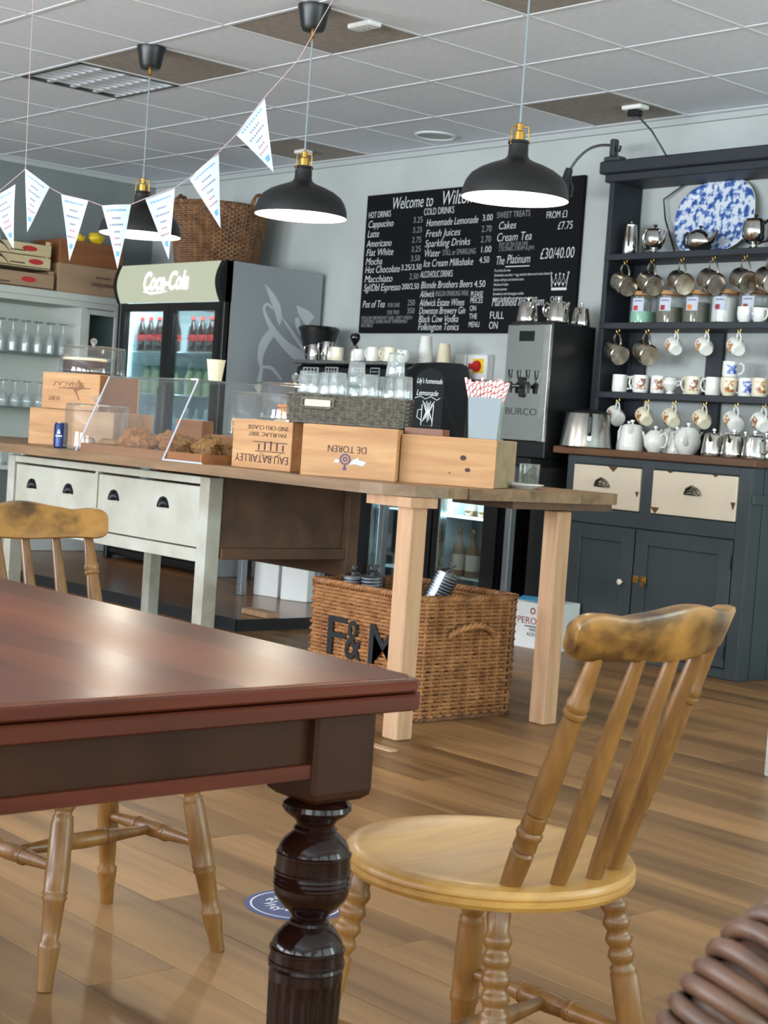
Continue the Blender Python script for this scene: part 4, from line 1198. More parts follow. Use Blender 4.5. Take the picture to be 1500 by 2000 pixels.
def sleeve(label, M, L_, r0_, group):
    s = T('cup_sleeve', label, 'paper cups', M=M, group=group)
    n = int(L_ / .012)
    for nm, mm, off in (('dark_bands', 'stripe_navy', 0), ('white_bands', 'stripe_white', 1)):
        mb = MB()
        for k in range(n):
            z = k * .012
            if off: mb.lathe([(r0_ * .98, z + .008), (r0_ * 1.01, z + .010), (r0_ * .98, z + .012)], 20)
            else: mb.lathe([(r0_ * .95, z), (r0_ * .98, z + .004), (r0_ * .97, z + .0085)], 20)
        mb.build(nm, mm, s)
    MB().lathe([(.0, -.004), (r0_ + .004, -.003), (r0_ + .005, L_ * .5), (r0_ + .004, L_ + .004), (r0_ * .6, L_ + .012), (.012, L_ + .018), (.007, L_ + .024), (.018, L_ + .042), (.0, L_ + .044)], 20, None, fn=lambda r, z, a: r * (1 + .04 * math.sin(7 * a + z * 60))).build('plastic_bag', 'poly_bag', s, smooth=60)
    return s
sg = 'bagged stacks of striped paper cups in the hamper'
sleeve('bagged stack of striped cups knotted at the top nearest the pine post', Matrix.Translation((-4.49, 4.00, .02)) @ Matrix.Rotation(R(4), 4, 'X'), .445, .040, sg)
sleeve('bagged stack of striped cups in the middle of the hamper row', Matrix.Translation((-4.580, 3.955, .02)), .435, .038, sg)
sleeve('bagged stack of striped cups at the hamper far corner', Matrix.Translation((-4.60, 4.08, .02)), .435, .038, sg)
sleeve('bagged stack of striped cups leaning diagonally out of the hamper', frame((-4.36, 4.00, .075), (.28, .28, 1.0), (1, 0, 0)), .46, .042, sg)
pb = T('beer_box', 'white cardboard drinks box with maroon lettering on the floor by the dresser', 'box', (-5.43, 5.765, 0), R(6))
MB().cb(0, .25, 0, .19, 0, .235, .002).build('carton', 'card_white', pb, smooth=0)
mb = MB().add([(0, .0, .236), (.25, .0, .236), (.25, .05, .256), (0, .05, .250)], [(0, 1, 2, 3)]).box(0, .25, 0, .003, .226, .236)
mb.build('open_flap', 'swim_blue', pb, smooth=0)
text('lettering', 'PERONI', 'maroon', pb, (.012, -.0012, .120), .048, width=.165, rot=FACE_Y)
text('lettering', 'NASTRO', 'stripe_navy', pb, (.09, -.0012, .086), .024, width=.085, rot=FACE_Y)
text('lettering', 'AZZURRO', 'stripe_navy', pb, (.075, -.0012, .062), .024, width=.10, rot=FACE_Y)
MB().box(.06, .19, -.0012, -.0004, .106, .111).build('rule', 'stripe_navy', pb, smooth=0)
MB().lathe([(.010, 0), (.0165, 0)], 18, Matrix.Translation((.105, -.001, .185)) @ Matrix.Rotation(R(90), 4, 'X')).build('seal', 'maroon', pb, smooth=0)
for k, (x, y, r_, lab) in enumerate(((-7.10, 5.40, 14, 'white cardboard box farther from the hamper on the raised floor'), (-6.88, 5.42, 20, 'white cardboard box nearer the hamper on the raised floor'))):
    b = T('white_box', lab, 'box', (x, y, .056), R(r_), 'white boxes on the raised floor')
    MB().cb(0, .17, 0, .14, 0, .25, .003).build('carton', 'card_white', b, smooth=0)
    MB().box(.0, .17, .065, .075, .25, .2515).build('tape', 'paper_white', b, smooth=0)

# ================================================================== MENU BOARD
mb_ = T('menu_board', 'large black chalkboard menu lettered in white on the back wall', 'menu board', (-7.53, 6.427, 1.60))
MB().box(0, 1.76, -.022, 0, .006, .845).build('board', 'board_black', mb_, smooth=0)
def mtx(body, fx, fz, size, width, m='chalk', shear=.22, bold=0.0, align='LEFT'):
    text('lettering', body, m, mb_, (fx * 1.76, -.0232, .845 - fz * .839), size, width=width * 1.76, shear=shear, align=align, bold=bold, ext=.0003)
# fractions measured along and down the board
mtx('Welcome to', .13, .115, .105, .20)
mtx('Wilton', .375, .115, .120, .14)
mtx('HOT DRINKS', .012, .165, .055, .115, shear=0)
L1 = [('Cappucino', .235, .13, '3.25'), ('Latte', .305, .06, '3.25'), ('Americano', .375, .13, '2.75'), ('Flat White', .440, .14, '3.25'), ('Mocha', .505, .085, '3.50'), ('Hot Chocolate', .565, .18, ''), ('Macchiato', .632, .145, '2.50'), ('Sgl/Dbl Espresso', .695, .19, '')]
for n_, fz, wd, pr_ in L1:
    mtx(n_, .012, fz, .062, wd)
    if pr_: mtx(pr_, .245, fz - .012, .050, .045, 'chalk_dim', 0)
mtx('3.25/3.50', .20, .555, .050, .10, shear=0)
mtx('200/2.50', .21, .690, .050, .085, shear=0)
mtx('Pot of Tea', .012, .815, .062, .115)
mtx('FOR ONE', .145, .815, .038, .06, 'chalk_dim', 0)
mtx('250', .245, .805, .050, .036, 'chalk_dim', 0)
mtx('FOR TWO', .145, .868, .038, .06, 'chalk_dim', 0)
mtx('350', .245, .862, .050, .036, 'chalk_dim', 0)
mtx('ENGLISH BREAKFAST EARL GREY GREEN', .012, .902, .030, .26, 'chalk_dim', 0)
mtx('CAMOMILE SUPER FRUIT PEPPERMINT', .012, .930, .030, .24, 'chalk_dim', 0)
mtx('ROOIBOS', .012, .957, .030, .06, 'chalk_dim', 0)
mtx('COLD DRINKS', .295, .175, .058, .145, shear=0)
L2 = [('Homemade Lemonade', .255, .245, '3.00'), ('Fresh Juices', .330, .165, '2.70'), ('Sparkling Drinks', .400, .215, '2.70'), ('Water', .468, .075, '1.00'), ('Ice Cream Milkshake', .538, .235, '4.50')]
for n_, fz, wd, pr_ in L2:
    mtx(n_, .310, fz, .062, wd)
    mtx(pr_, .575, fz - .01, .052, .045, 'chalk' if pr_ in ('3.00', '1.00', '4.50') else 'chalk_dim', 0)
mtx('STILL or SPARKLING', .400, .463, .048, .155, 'chalk_dim', 0)
mtx('ALCOHOLIC DRINKS', .300, .612, .056, .155, shear=0)
for n_, fz, wd in (('Blonde Brothers Beers', .688, .245), ('Aldwick', .750, .07), ('Aldwick Estate Wines', .812, .215), ('Downton Brewery Gin', .868, .22), ('Black Cow Vodka', .925, .19), ('Folkington Tonics', .980, .195)):
    mtx(n_, .305, fz, .060, wd)
mtx('4.50', .560, .690, .055, .050, shear=0)
mtx('ENGLISH SPARKLING WINE', .380, .745, .045, .155, 'chalk_dim', 0)
for n_, fz, wd in (('PLEASE', .755, .055), ('PRICES', .797, .055), ('ON', .850, .028), ('THE', .905, .036), ('MENU', .960, .048)):
    mtx(n_, .547, fz, .046, wd, 'chalk', 0)
mtx('SWEET TREATS', .640, .235, .050, .145, 'chalk_dim', 0)
mtx('FROM £3', .855, .260, .055, .085, shear=0)
mtx('Cakes', .650, .310, .062, .075)
mtx('£7.75', .905, .335, .060, .060, shear=.1)
mtx('Cream Tea', .645, .390, .068, .150)
mtx('POT OF TEA FOR ONE', .660, .425, .032, .125, 'chalk_dim', 0)
mtx('2 SCONES, CREAM & JAM.', .660, .455, .034, .155, 'chalk_dim', 0)
mtx('The', .650, .545, .070, .035)
mtx('Platinum', .698, .540, .072, .100)
mtx('£30/40.00', .840, .520, .085, .140, shear=.1)
MB().box(.695 * 1.76, .800 * 1.76, -.0235, -.0225, .845 - .563 * .839, .845 - .557 * .839).build('underline', 'chalk', mb_, smooth=0)
for k, (n_, wd) in enumerate((('Pot of tea for two', .07), ('Sandwiches cucumber + egg, smoked salmon and cream cheese', .24), ('Scones with jam and clotted cream', .13), ('Selection of cakes', .065), ('Lemon possets', .06), ('Strawberry and champagne sorbet', .135), ('Aldwick Sparkling Rose or homemade lemonade', .195))):
    mtx(n_, .648, .592 + .031 * k, .022, wd, 'chalk', 0)
mtx('Marshfield Ice Cream', .645, .820, .070, .225)
mtx('CHECK', .898, .800, .045, .050, 'chalk', 0)
mtx('BOARD.', .898, .843, .045, .052, 'chalk', 0)
mtx('FULL', .640, .905, .060, .062, 'chalk', 0)
mtx('ON', .640, .972, .060, .038, 'chalk', 0)
cr_ = MB()
bx_, bz_ = .930 * 1.76, .845 - .725 * .839
cr_.box(bx_ - .055, bx_ + .055, -.0235, -.0225, bz_, bz_ + .014)
pts = [(-.062, .085), (-.045, .035), (-.028, .075), (-.012, .035), (0, .080), (.012, .035), (.028, .075), (.045, .035), (.062, .085)]
cr_.tube([(bx_ + a, -.0235, bz_ + b_) for a, b_ in [(-.052, .018)] + pts + [(.052, .018)]], .0022, 5)
for a, b_ in pts[::2]: cr_.lathe([(.003, 0), (.0065, 0)], 12, Matrix.Translation((bx_ + a, -.0232, bz_ + b_ + .008)) @ Matrix.Rotation(R(90), 4, 'X'))
for a in (-.028, 0, .028): cr_.prism([(-.006, 0), (0, -.012), (.006, 0), (0, .012)], 0, .0006, Matrix.Translation((bx_ + a, -.023, bz_ + .033)) @ Matrix.Rotation(R(90), 4, 'X'))
cr_.build('crown_drawing', 'chalk', mb_, smooth=0)

# ================================================================== DRINKS FRIDGE
df = T('drinks_fridge', 'tall double-door drinks fridge with lit header sign and grey side', 'fridge', (-8.495, 6.02, .056))
FX0, FX1, FY0, FY1, FZ1 = -.595, .595, -.37, .38, 1.919
MB().cb(FX1 - .02, FX1, FY0 + .03, FY1, .0, FZ1, .004).build('side_panel', 'fridge_grey', df, smooth=0)
MB().cb(FX0, FX0 + .02, FY0 + .03, FY1, .0, FZ1, .004).build('side_panel', 'fridge_grey', df, smooth=0)
MB().box(FX0 + .02, FX1 - .02, FY1 - .02, FY1, 0, FZ1).build('back_panel', 'fridge_inner', df, smooth=0)
MB().box(FX0 + .02, FX1 - .02, FY0 + .05, FY1 - .02, FZ1 - .23, FZ1).build('top_box', 'fridge_black', df, smooth=0)
MB().box(FX0 + .02, FX1 - .02, FY0 + .05, FY1 - .02, .02, .30).build('base_box', 'fridge_black', df, smooth=0)
for x0, x1 in ((FX0 + .02, FX0 + .03), (FX1 - .03, FX1 - .02)): MB().box(x0, x1, FY0 + .06, FY1 - .02, .30, FZ1 - .23).build('liner', 'fridge_inner', df, smooth=0)
for x0, x1 in ((FX0, FX0 + .035), (FX1 - .035, FX1)): MB().cb(x0, x1, FY0, FY0 + .05, .0, FZ1, .004).build('front_post', 'fridge_black', df, smooth=0)
for k in range(5): MB().box(FX0 + .05, FX1 - .05, FY0 + .01, FY0 + .045, .045 + .05 * k, .07 + .05 * k).build('louvre', 'black_plastic', df, smooth=0)
# header sign, bowed outwards
hs = MB(); n = 10; vs = []
for i in range(n + 1):
    a = -.5 + i / n
    for x in (FX0 + .03, FX1 - .05): vs.append((x, FY0 - .035 * math.cos(a * PI) - .002, FZ1 - .125 + a * .245))
hs.add(vs, [(i * 2, i * 2 + 1, i * 2 + 3, i * 2 + 2) for i in range(n)])
hso = hs.build('header_sign', 'sign_glow', df)
for x0, x1 in ((FX0, FX0 + .03), (FX1 - .05, FX1)):
    mb = MB(); pr = [(FY0 + .05, FZ1 - .25)] + [(FY0 - .042 * math.cos(a * PI) - .004, FZ1 - .125 + a * .25) for a in [-.5 + k / 8 for k in range(9)]] + [(FY0 + .05, FZ1)]
    mb.prism([(p[0], p[1]) for p in pr], x0, x1, Matrix(((0, 0, 1, 0), (1, 0, 0, 0), (0, 1, 0, 0), (0, 0, 0, 1))))
    mb.build('sign_end', 'fridge_black', hso)
text('sign_lettering', 'Coca-Cola', 'sign_logo', hso, (-.255, FY0 - .0415, FZ1 - .170), .16, width=.50, shear=.35, bold=.004)
MB().tube([(-.24, FY0 - .040, FZ1 - .178), (-.16, FY0 - .038, FZ1 - .192), (-.05, FY0 - .038, FZ1 - .188), (.02, FY0 - .039, FZ1 - .182)], [.003, .007, .005, .002], 6).build('sign_swash', 'sign_logo', hso)
ZD0, ZD1 = .31, FZ1 - .25
for k, (x0, x1, hinge) in enumerate(((FX0 + .04, -.003, 0), (.003, FX1 - .04, 1))):
    d = MB().box(x0, x0 + .055, FY0, FY0 + .04, ZD0, ZD1).box(x1 - .055, x1, FY0, FY0 + .04, ZD0, ZD1).box(x0 + .055, x1 - .055, FY0, FY0 + .04, ZD0, ZD0 + .05).box(x0 + .055, x1 - .055, FY0, FY0 + .04, ZD1 - .05, ZD1).build('door', 'fridge_black', df, smooth=0)
    MB().box(x0 + .055, x1 - .055, FY0 + .012, FY0 + .018, ZD0 + .05, ZD1 - .05).build('pane', 'glass_door', d, smooth=0)
    hxp = x1 - .030 if not hinge else x0 + .030
    MB().tube([(hxp, FY0 - .002, 1.15), (hxp, FY0 - .022, 1.13), (hxp, FY0 - .022, .85), (hxp, FY0 - .002, .83)], .006, 8).build('handle', 'black_plastic', d)
for k in range(2):
    x = (FX0 + .045, FX1 - .045)[k]
    MB().box(x - .008, x + .008, FY0 + .055, FY0 + .075, .34, FZ1 - .26).build('led_strip', 'led', df, smooth=0)
MB().box(-.012, .012, FY0 + .050, FY0 + .066, .34, FZ1 - .26).build('led_strip', 'led', df, smooth=0)
for x in (-.29, .28):
    l = bpy.data.lights.new('fridge_light', 'AREA'); l.energy = 16.0; l.color = (.80, .95, 1.0); l.shape = 'RECTANGLE'; l.size = .45; l.size_y = .08
    lo = bpy.data.objects.new('fridge_light', l); col.objects.link(lo); lo.parent = df; lo.location = (x, FY0 + .10, FZ1 - .245); lo.rotation_euler = (R(22), 0, 0)
SH = [1.37, 1.10, .81, .52]
for z in SH: MB().box(FX0 + .035, FX1 - .035, FY0 + .09, FY1 - .03, z - .006, z).build('wire_shelf', 'white_plastic', df, smooth=0)
RIB = {'a': [(5.942, 1.861, .0031), (6.001, 1.796, .0267), (6.049, 1.726, .0345), (6.07, 1.661, .0235), (6.074, 1.623, .0024)], 'b': [(6.018, 1.718, .0078), (5.975, 1.743, .0102), (5.948, 1.72, .0125), (5.965, 1.671, .0157), (6.029, 1.589, .0267), (6.12, 1.513, .0329), (6.211, 1.462, .0471), (6.303, 1.418, .0549)], 'c': [(6.085, 1.679, .0031), (6.155, 1.61, .0125), (6.227, 1.54, .0157), (6.281, 1.485, .0094)], 'd': [(6.029, 1.585, .0345), (5.964, 1.499, .0392), (5.943, 1.414, .0267), (5.956, 1.348, .0157), (5.948, 1.263, .0235)], 'e': [(5.963, 1.357, .011), (6.038, 1.354, .0141), (6.118, 1.289, .0125)], 'f': [(6.199, 1.758, .0047), (6.232, 1.728, .0314), (6.279, 1.698, .0502), (6.32, 1.668, .0549)], 'g': [(6.206, 1.683, .0204), (6.231, 1.617, .0267), (6.316, 1.522, .0125)]}
for key, rb_ in RIB.items():
    P_ = cr_spline([Vector((y, z, w_ * 1.6)) for y, z, w_ in rb_], 8)
    vs = []
    for i, p in enumerate(P_):
        t = (P_[min(i + 1, len(P_) - 1)] - P_[max(i - 1, 0)]); t = Vector((t.x, t.y)).normalized()
        nx, ny = -t.y, t.x
        for s_ in (-1, 1): vs.append((FX1 + .0008 + .0002 * (ord(key) - 97), p.x + nx * p.z / 2 * s_ - 6.02, p.y + ny * p.z / 2 * s_ - .056))
    MB().add(vs, [(2 * i, 2 * i + 2, 2 * i + 3, 2 * i + 1) for i in range(len(P_) - 1)]).build('swirl_print', 'fridge_swirl', df, smooth=0)
# bottles in the fridge
def bottle(label, M, kind, group):
    b = T('bottle', label, 'bottle', M=M, group=group)
    if kind == 'cola':
        MB().lathe([(.0, 0), (.030, 0), (.033, .006), (.031, .06), (.033, .10), (.030, .14), (.016, .185), (.012, .195), (.012, .212), (.0, .212)], 18).build('body', 'cola', b)
        MB().lathe([(.0335, .070), (.0338, .072), (.0338, .108), (.0335, .110)], 18).build('label', 'label_red', b)
        MB().lathe([(.014, .205), (.014, .224), (.0, .224)], 14).build('cap', 'label_red', b)
    elif kind == 'juice':
        MB().lathe([(.0, 0), (.030, 0), (.033, .006), (.033, .10), (.028, .125), (.017, .145), (.016, .16), (.0, .16)], 18).build('body', 'juice', b)
        MB().lathe([(.018, .155), (.018, .180), (.0, .18)], 14).build('cap', 'green_cap', b)
    elif kind == 'water':
        MB().lathe([(.0, 0), (.030, 0), (.032, .006), (.032, .13), (.014, .175), (.013, .19), (.0, .19)], 18).build('body', 'water_bottle', b)
        MB().lathe([(.0325, .05), (.0327, .052), (.0327, .098), (.0325, .10)], 18).build('label', 'print_blue', b)
        MB().lathe([(.0145, .188), (.0145, .205), (.0, .205)], 12).build('cap', 'white_plastic', b)
    elif kind == 'cider':
        MB().lathe([(.0, 0), (.034, 0), (.036, .006), (.036, .13), (.031, .16), (.014, .195), (.0125, .25), (.0, .25)], 18).build('body', 'amber', b)
        MB().lathe([(.0365, .035), (.0368, .037), (.0368, .118), (.0365, .12)], 18).build('label', 'label_cream', b)
        MB().lathe([(.0145, .245), (.0150, .257), (.0, .260)], 14).build('cap', 'brass', b)
    else:
        MB().lathe([(.0, 0), (.030, 0), (.032, .006), (.032, .13), (.013, .18), (.012, .225), (.0, .225)], 18).build('body', 'dark_bottle', b)
        MB().lathe([(.0325, .03), (.0327, .032), (.0327, .058), (.0325, .06)], 18).build('label', 'label_red', b)
        MB().lathe([(.0140, .222), (.0145, .233), (.0, .235)], 12).build('cap', 'steel', b)
    return b
proto = {}
for zi, kind, nm in ((0, 'cola', 'dark cola bottle with red label on the top shelf'), (1, 'juice', 'pale juice bottle with green cap on the middle shelf'), (2, 'water', 'clear water bottle with white cap on the lower shelf')):
    for dd in range(2):
        for k in range(5):
            x = (-.50, .085)[dd] + .10 * k
            if zi and dd == 0 and k < 1: continue
            lab = '%s, %s behind the %s fridge door' % (nm, words[k], ('far', 'near')[dd])
            Mx = Matrix.Translation((-8.495 + x, 6.02 + FY0 + .135, .056 + SH[zi]))
            if kind not in proto: proto[kind] = bottle(lab, Mx, kind, 'bottles in the drinks fridge')
            else: dup(proto[kind], lab, M=Mx)

# big wicker basket on the fridge
bk = T('wicker_basket', 'large round brown wicker basket with loop handle on top of the drinks fridge', 'basket', (-8.575, 6.045, .056 + FZ1 + .002))
loop = [ang(2 * PI * k / 40, .255) for k in range(40)]
mb = MB(); weave(mb, loop, .015, .385, 26, 40, .0078, .008, lambda t: (1 + .20 * t, 1 + .20 * t), 5, .001)
mb.build('woven_wall', 'wicker', bk, smooth=60)
mb = MB(); braid(mb, loop, .395, .011, .05, sc_=(1.20, 1.20)); mb.build('rim', 'wicker', bk, smooth=60)
mb = MB(); braid(mb, loop, .010, .009, .05); mb.build('foot_braid', 'wicker', bk, smooth=60)
MB().lathe([(.0, .008), (.25, .008), (.25, .016), (.0, .016)], 40).build('base', 'wicker', bk)
for a_ in (R(20), R(200)):
    mb = MB(); P_ = []
    for k in range(15):
        t = PI * k / 14
        P_.append(Vector((.305 * math.cos(a_) - math.sin(a_) * .075 * math.cos(t), .305 * math.sin(a_) + math.cos(a_) * .075 * math.cos(t), .395 + .085 * math.sin(t))))
    for ph in range(2):
        mb.tube([p + Vector((.008 * math.cos(ph * PI + i * .8), .004 * math.sin(ph * PI + i * .8), .008 * math.sin(ph * PI + i * .8))) for i, p in enumerate(P_)], .0095, 6)
    mb.build('handle', 'wicker', bk, smooth=60)

# ================================================================== WHITE GLASS CABINET ON THE LEFT WALL
lu = T('glass_cabinet', 'white open-fronted cabinet with glass shelves along the far wall', 'cabinet', (-9.71, 5.0, .056))
def lub(name, m, x0, x1, y0, y1, z0, z1): return MB().cb(x0 + 9.71, x1 + 9.71, y0 - 5.0, y1 - 5.0, z0 - .056, z1 - .056, .002).build(name, m, lu, smooth=0)
LY0, LY1, LX = 3.9, 5.925, -9.50
lub('back_panel', 'white_unit', -9.925, -9.91, LY0, LY1, .62, 1.72)
for k in range(14):
    yv = LY0 + .145 * k
    MB().box(.198 - .415 + .0, .199 - .41, yv - 5.0, yv - 5.0 + .004, .57, 1.66).build('groove', 'grey_cupboard', lu, smooth=0)
lub('cornice', 'white_unit', -9.925, LX + .03, LY0 - .03, LY1 + .03, 1.745, 1.79)
lub('cornice', 'white_unit', -9.925, LX + .012, LY0 - .015, LY1 + .015, 1.705, 1.745)
lub('stile', 'white_unit', -9.91, LX, LY0, LY0 + .05, .60, 1.71)
lub('stile', 'white_unit', -9.91, LX, 5.62, 5.665, .60, 1.71)
lub('stile', 'white_unit', LX - .02, LX, 5.885, LY1, .60, 1.71)
lub('side_panel', 'white_unit', -9.91, LX - .02, 5.90, LY1, .60, 1.71)
dg = lub('glazed_door', 'white_unit', LX - .02, LX, 5.665, 5.69, .62, 1.70)
for z0, z1 in ((.62, .66), (1.02, 1.045), (1.355, 1.38), (1.665, 1.70)): MB().box(LX - .02 + 9.71, LX + 9.71, .69, .885, z0 - .056, z1 - .056).build('glazing_bar', 'white_unit', dg, smooth=0)
for z0, z1 in ((.66, 1.02), (1.045, 1.355), (1.38, 1.665)): MB().box(LX - .012 + 9.71, LX - .009 + 9.71, .69, .885, z0 - .056, z1 - .056).build('pane', 'glass_door', dg, smooth=0)
MB().box(-.20, -.18, .665, .90, .57, 1.65).build('dim_inside_sheet', 'grey_cupboard', lu, smooth=0)  # dark sheet added so the inside looks dim behind the panes
for z in (1.372, 1.008): lub('glass_shelf', 'glass_shelf', -9.905, LX - .01, LY0 + .05, 5.62, z - .010, z)
lub('worktop', 'white_unit', -9.925, LX + .02, LY0, LY1, .59, .62)
lub('base_cupboard', 'grey_cupboard', -9.925, LX, LY0, LY1, .16, .59)
lub('plinth', 'trim_paint', -9.925, LX + .005, LY0, LY1, .057, .16)
def flute(label, M, kind, group):
    t = T('wine_glass', label, 'glass', M=M, group=group)
    if kind == 0:      # upturned flute: rim on the shelf, foot on top
        MB().lathe([(.026, 0), (.029, .05), (.027, .10), (.012, .135), (.004, .145), (.0035, .195), (.010, .203), (.034, .208), (.034, .210), (.0, .210)], 20).build('wall', 'glass_whitened', t)
        MB().lathe([(.030, .2065), (.0345, .2085), (.030, .2105)], 20).build('foot_rim', 'glass_shelf', t)
    elif kind == 1:
        MB().lathe([(.030, 0), (.036, .03), (.036, .055), (.024, .085), (.006, .098), (.0035, .105), (.0035, .160), (.010, .168), (.033, .172), (.033, .174), (.0, .174)], 20).build('wall', 'glass_whitened', t)
        MB().lathe([(.029, .1705), (.0335, .1725), (.029, .1745)], 20).build('foot_rim', 'glass_shelf', t)
    else:
        MB().lathe([(.033, 0), (.030, .105), (.028, .110), (.0, .110)], 20).build('wall', 'glass_whitened', t)
        MB().lathe([(.029, .100), (.030, .109), (.0, .1105)], 20).build('thick_base', 'glass_shelf', t)
    return t
pg = {}
for kind, z, nm, cnt, st in ((0, 1.3725, 'upturned flute on the top shelf,', 9, .093), (1, 1.0085, 'upturned wine glass on the middle shelf,', 7, .090), (2, .6205, 'upturned straight tumbler on the cabinet worktop,', 5, .090)):
    for k in range(cnt):
        y = 5.53 - st * k if kind == 0 else 5.36 - st * k + .02
        for rr in range(2 if kind < 2 else 1):
            lab = '%s %s row %s from the glazed door' % (nm, ('front', 'rear')[rr], ('first', 'second', 'third', 'fourth', 'fifth', 'sixth', 'seventh', 'eighth', 'ninth')[k])
            Mx = Matrix.Translation((LX - .07 - .12 * rr, y - .03 * rr, z))
            if kind not in pg: pg[kind] = flute(lab, Mx, kind, 'upturned glasses in the white cabinet')
            else: dup(pg[kind], lab, M=Mx)
# boxes stored on the cabinet
def fruit_crate(label, x, y0, y1, z0, h_, wood_m, rows=1):
    c = T('fruit_crate', label, 'crate', (x, (y0 + y1) / 2, z0), 0, 'crates stored on the white cabinet')
    L_ = (y1 - y0) / 2
    MB().cb(-.36, 0, -L_, L_, 0, .012, .001).build('base', wood_m, c, smooth=0)
    nb = 2 if rows > 1 else 1
    for k in range(nb):
        z0_ = .004 + k * h_ / nb
        sl = MB().cb(-.010, 0, -L_, L_, z0_, z0_ + h_ / nb - .008, .001).build('slat', wood_m, c, smooth=0)
        MB().lathe([(0, 0), (1, 0)], 20, Matrix.Translation((.0012, L_ * .45 - .05 * k, z0_ + h_ / nb * .5)) @ Matrix.Rotation(R(90), 4, 'Y') @ Matrix.Diagonal((.018, .055, 1, 1))).build('red_badge', 'label_red', sl, smooth=0)
        MB().box(.0006, .0014, -L_ * .5, L_ * .05, z0_ + .02, z0_ + .028).build('printed_line', 'ink', sl, smooth=0)
        MB().tube([(.0012, -L_ * .95, z0_ + h_ / nb * .8), (.0012, -L_ * .75, z0_ + h_ / nb * .55), (.0012, -L_ * .55, z0_ + .01)], [.010, .004, .002], 6, flat=1).build('printed_motif', 'ink', sl)
    for yy in (-L_, L_ - .012): MB().cb(-.36, -.010, yy, yy + .012, 0, h_, .001).build('end_panel', wood_m, c, smooth=0)
    MB().cb(-.37, -.36, -L_, L_, 0, h_, .001).build('rear_slat', wood_m, c, smooth=0)
    for yy in (-L_ + .001, L_ - .026): MB().box(-.034, -.010, yy + .001, yy + .024, 0, h_ + .022).build('corner_post', wood_m, c, smooth=0)
    return c
wood('crate_pale', (190, 168, 128), (218, 200, 160), 'y', grain=12, stretch=8, rough=0.7)
wood('crate_dull', (148, 118, 92), (178, 148, 118), 'y', grain=12, stretch=8, rough=0.7)
wood('crate_rust', (110, 66, 36), (148, 92, 52), 'y', grain=12, stretch=8, rough=0.7)
fruit_crate('lower pale fruit crate with red badge on the white cabinet', -9.50, 4.72, 5.40, 1.7905, .105, 'crate_dull')
fruit_crate('upper pale fruit crate with two red badges stacked on another', -9.515, 4.98, 5.375, 1.922, .165, 'crate_pale', 2)
fruit_crate('pale fruit crate with red badge stacked farthest from the fridge', -9.525, 4.30, 4.95, 1.922, .165, 'crate_pale', 2)
def wall_crate(label, x, y0, y1, z0, h_, m, letters=None):
    c = T('storage_crate', label, 'crate', (x, (y0 + y1) / 2, z0), 0, 'crates stored on the white cabinet')
    L_ = (y1 - y0) / 2
    MB().cb(-.012, 0, -L_, L_, 0, h_, .0015).build('front_panel', m, c, smooth=0)
    MB().cb(-.36, -.348, -L_, L_, 0, h_, .0015).build('back_panel', m, c, smooth=0)
    for yy in (-L_ + .001, L_ - .013): MB().cb(-.348, -.012, yy, yy + .012, 0.001, h_ - .001, .001).build('side_panel', m, c, smooth=0)
    MB().box(-.348, -.012, -L_ + .013, L_ - .013, h_ - .012, h_ - .001).build('lid', m, c, smooth=0)
    if letters:
        text('stencil', letters[0], 'ink', c, (.0012, .21, h_ * .46), .050, width=.20, rot=(R(-90), 0, R(-90)))
        text('stencil', letters[1], 'ink', c, (.0012, .16, h_ * .68), .022, width=.12, rot=(R(-90), 0, R(-90)))
    return c
wall_crate('lower dull wooden crate with faint upside-down stencil beside the drinks fridge', -9.50, 5.43, 5.925, 1.7905, .195, 'crate_dull', ('PommeraSoutz', 'ORANGERIE'))
wall_crate('upper rust-brown wooden crate beside the drinks fridge', -9.515, 5.44, 5.93, 1.987, .16, 'crate_rust')
for k, (y, r_) in enumerate(((5.63, .035), (5.76, .05))):
    o = MB(); lump(o, (0, 0, r_ * .8), r_, 90 + k, None, 1, 1.2, .8, .18, 14, 10)
    oo = o.build('yellow_gourd', 'yellow', None, smooth=60); oo.location = (-9.60, y, 2.148)
    tag(oo, ('small round yellow gourd on the rust-brown crate', 'larger yellow gourd on the rust-brown crate nearer the fridge')[k], 'gourd')

# ================================================================== BACK COUNTER, COFFEE MACHINE, URN
bc = T('back_counter', 'dark back worktop on steel legs under the coffee machine', 'counter', (-6.80, 6.1, 0))
MB().cb(-1.05, 1.335, -.28, .32, .89, .93, .003).build('worktop', 'black_plastic', bc, smooth=0)
MB().box(-1.05, 1.02, .29, .31, .06, .89).build('dark_backdrop', 'black_matt', bc, smooth=0)  # black sheet standing in for the shade behind the legs
MB().cb(1.185, 1.225, -.27, -.23, 0, .89, .003).build('leg', 'steel_grey', bc, smooth=0)
MB().box(1.31, 1.335, -.22, .32, .0, .89).build('end_panel', 'black_matt', bc, smooth=0)  # black sheet put in for the dark void below the urn
MB().cb(-.985, -.945, -.27, -.23, .056, .89, .003).build('leg', 'steel', bc, smooth=0)
cm = T('coffee_machine', 'black espresso machine with steel cup rail behind the tumblers', 'coffee machine', (-6.95, 6.06, .93))
MB().cb(-.46, .46, -.12, .26, .04, .30, .01).build('body', 'black_matt', cm)
MB().cb(-.478, .478, -.21, .26, .30, .445, .02).build('head', 'black_plastic', cm)
MB().cb(-.48, .44, -.235, .26, .445, .468, .006).build('cup_tray', 'steel', cm)
MB().cb(-.46, .46, -.23, .24, .0, .045, .006).build('drip_tray', 'steel_dark', cm)
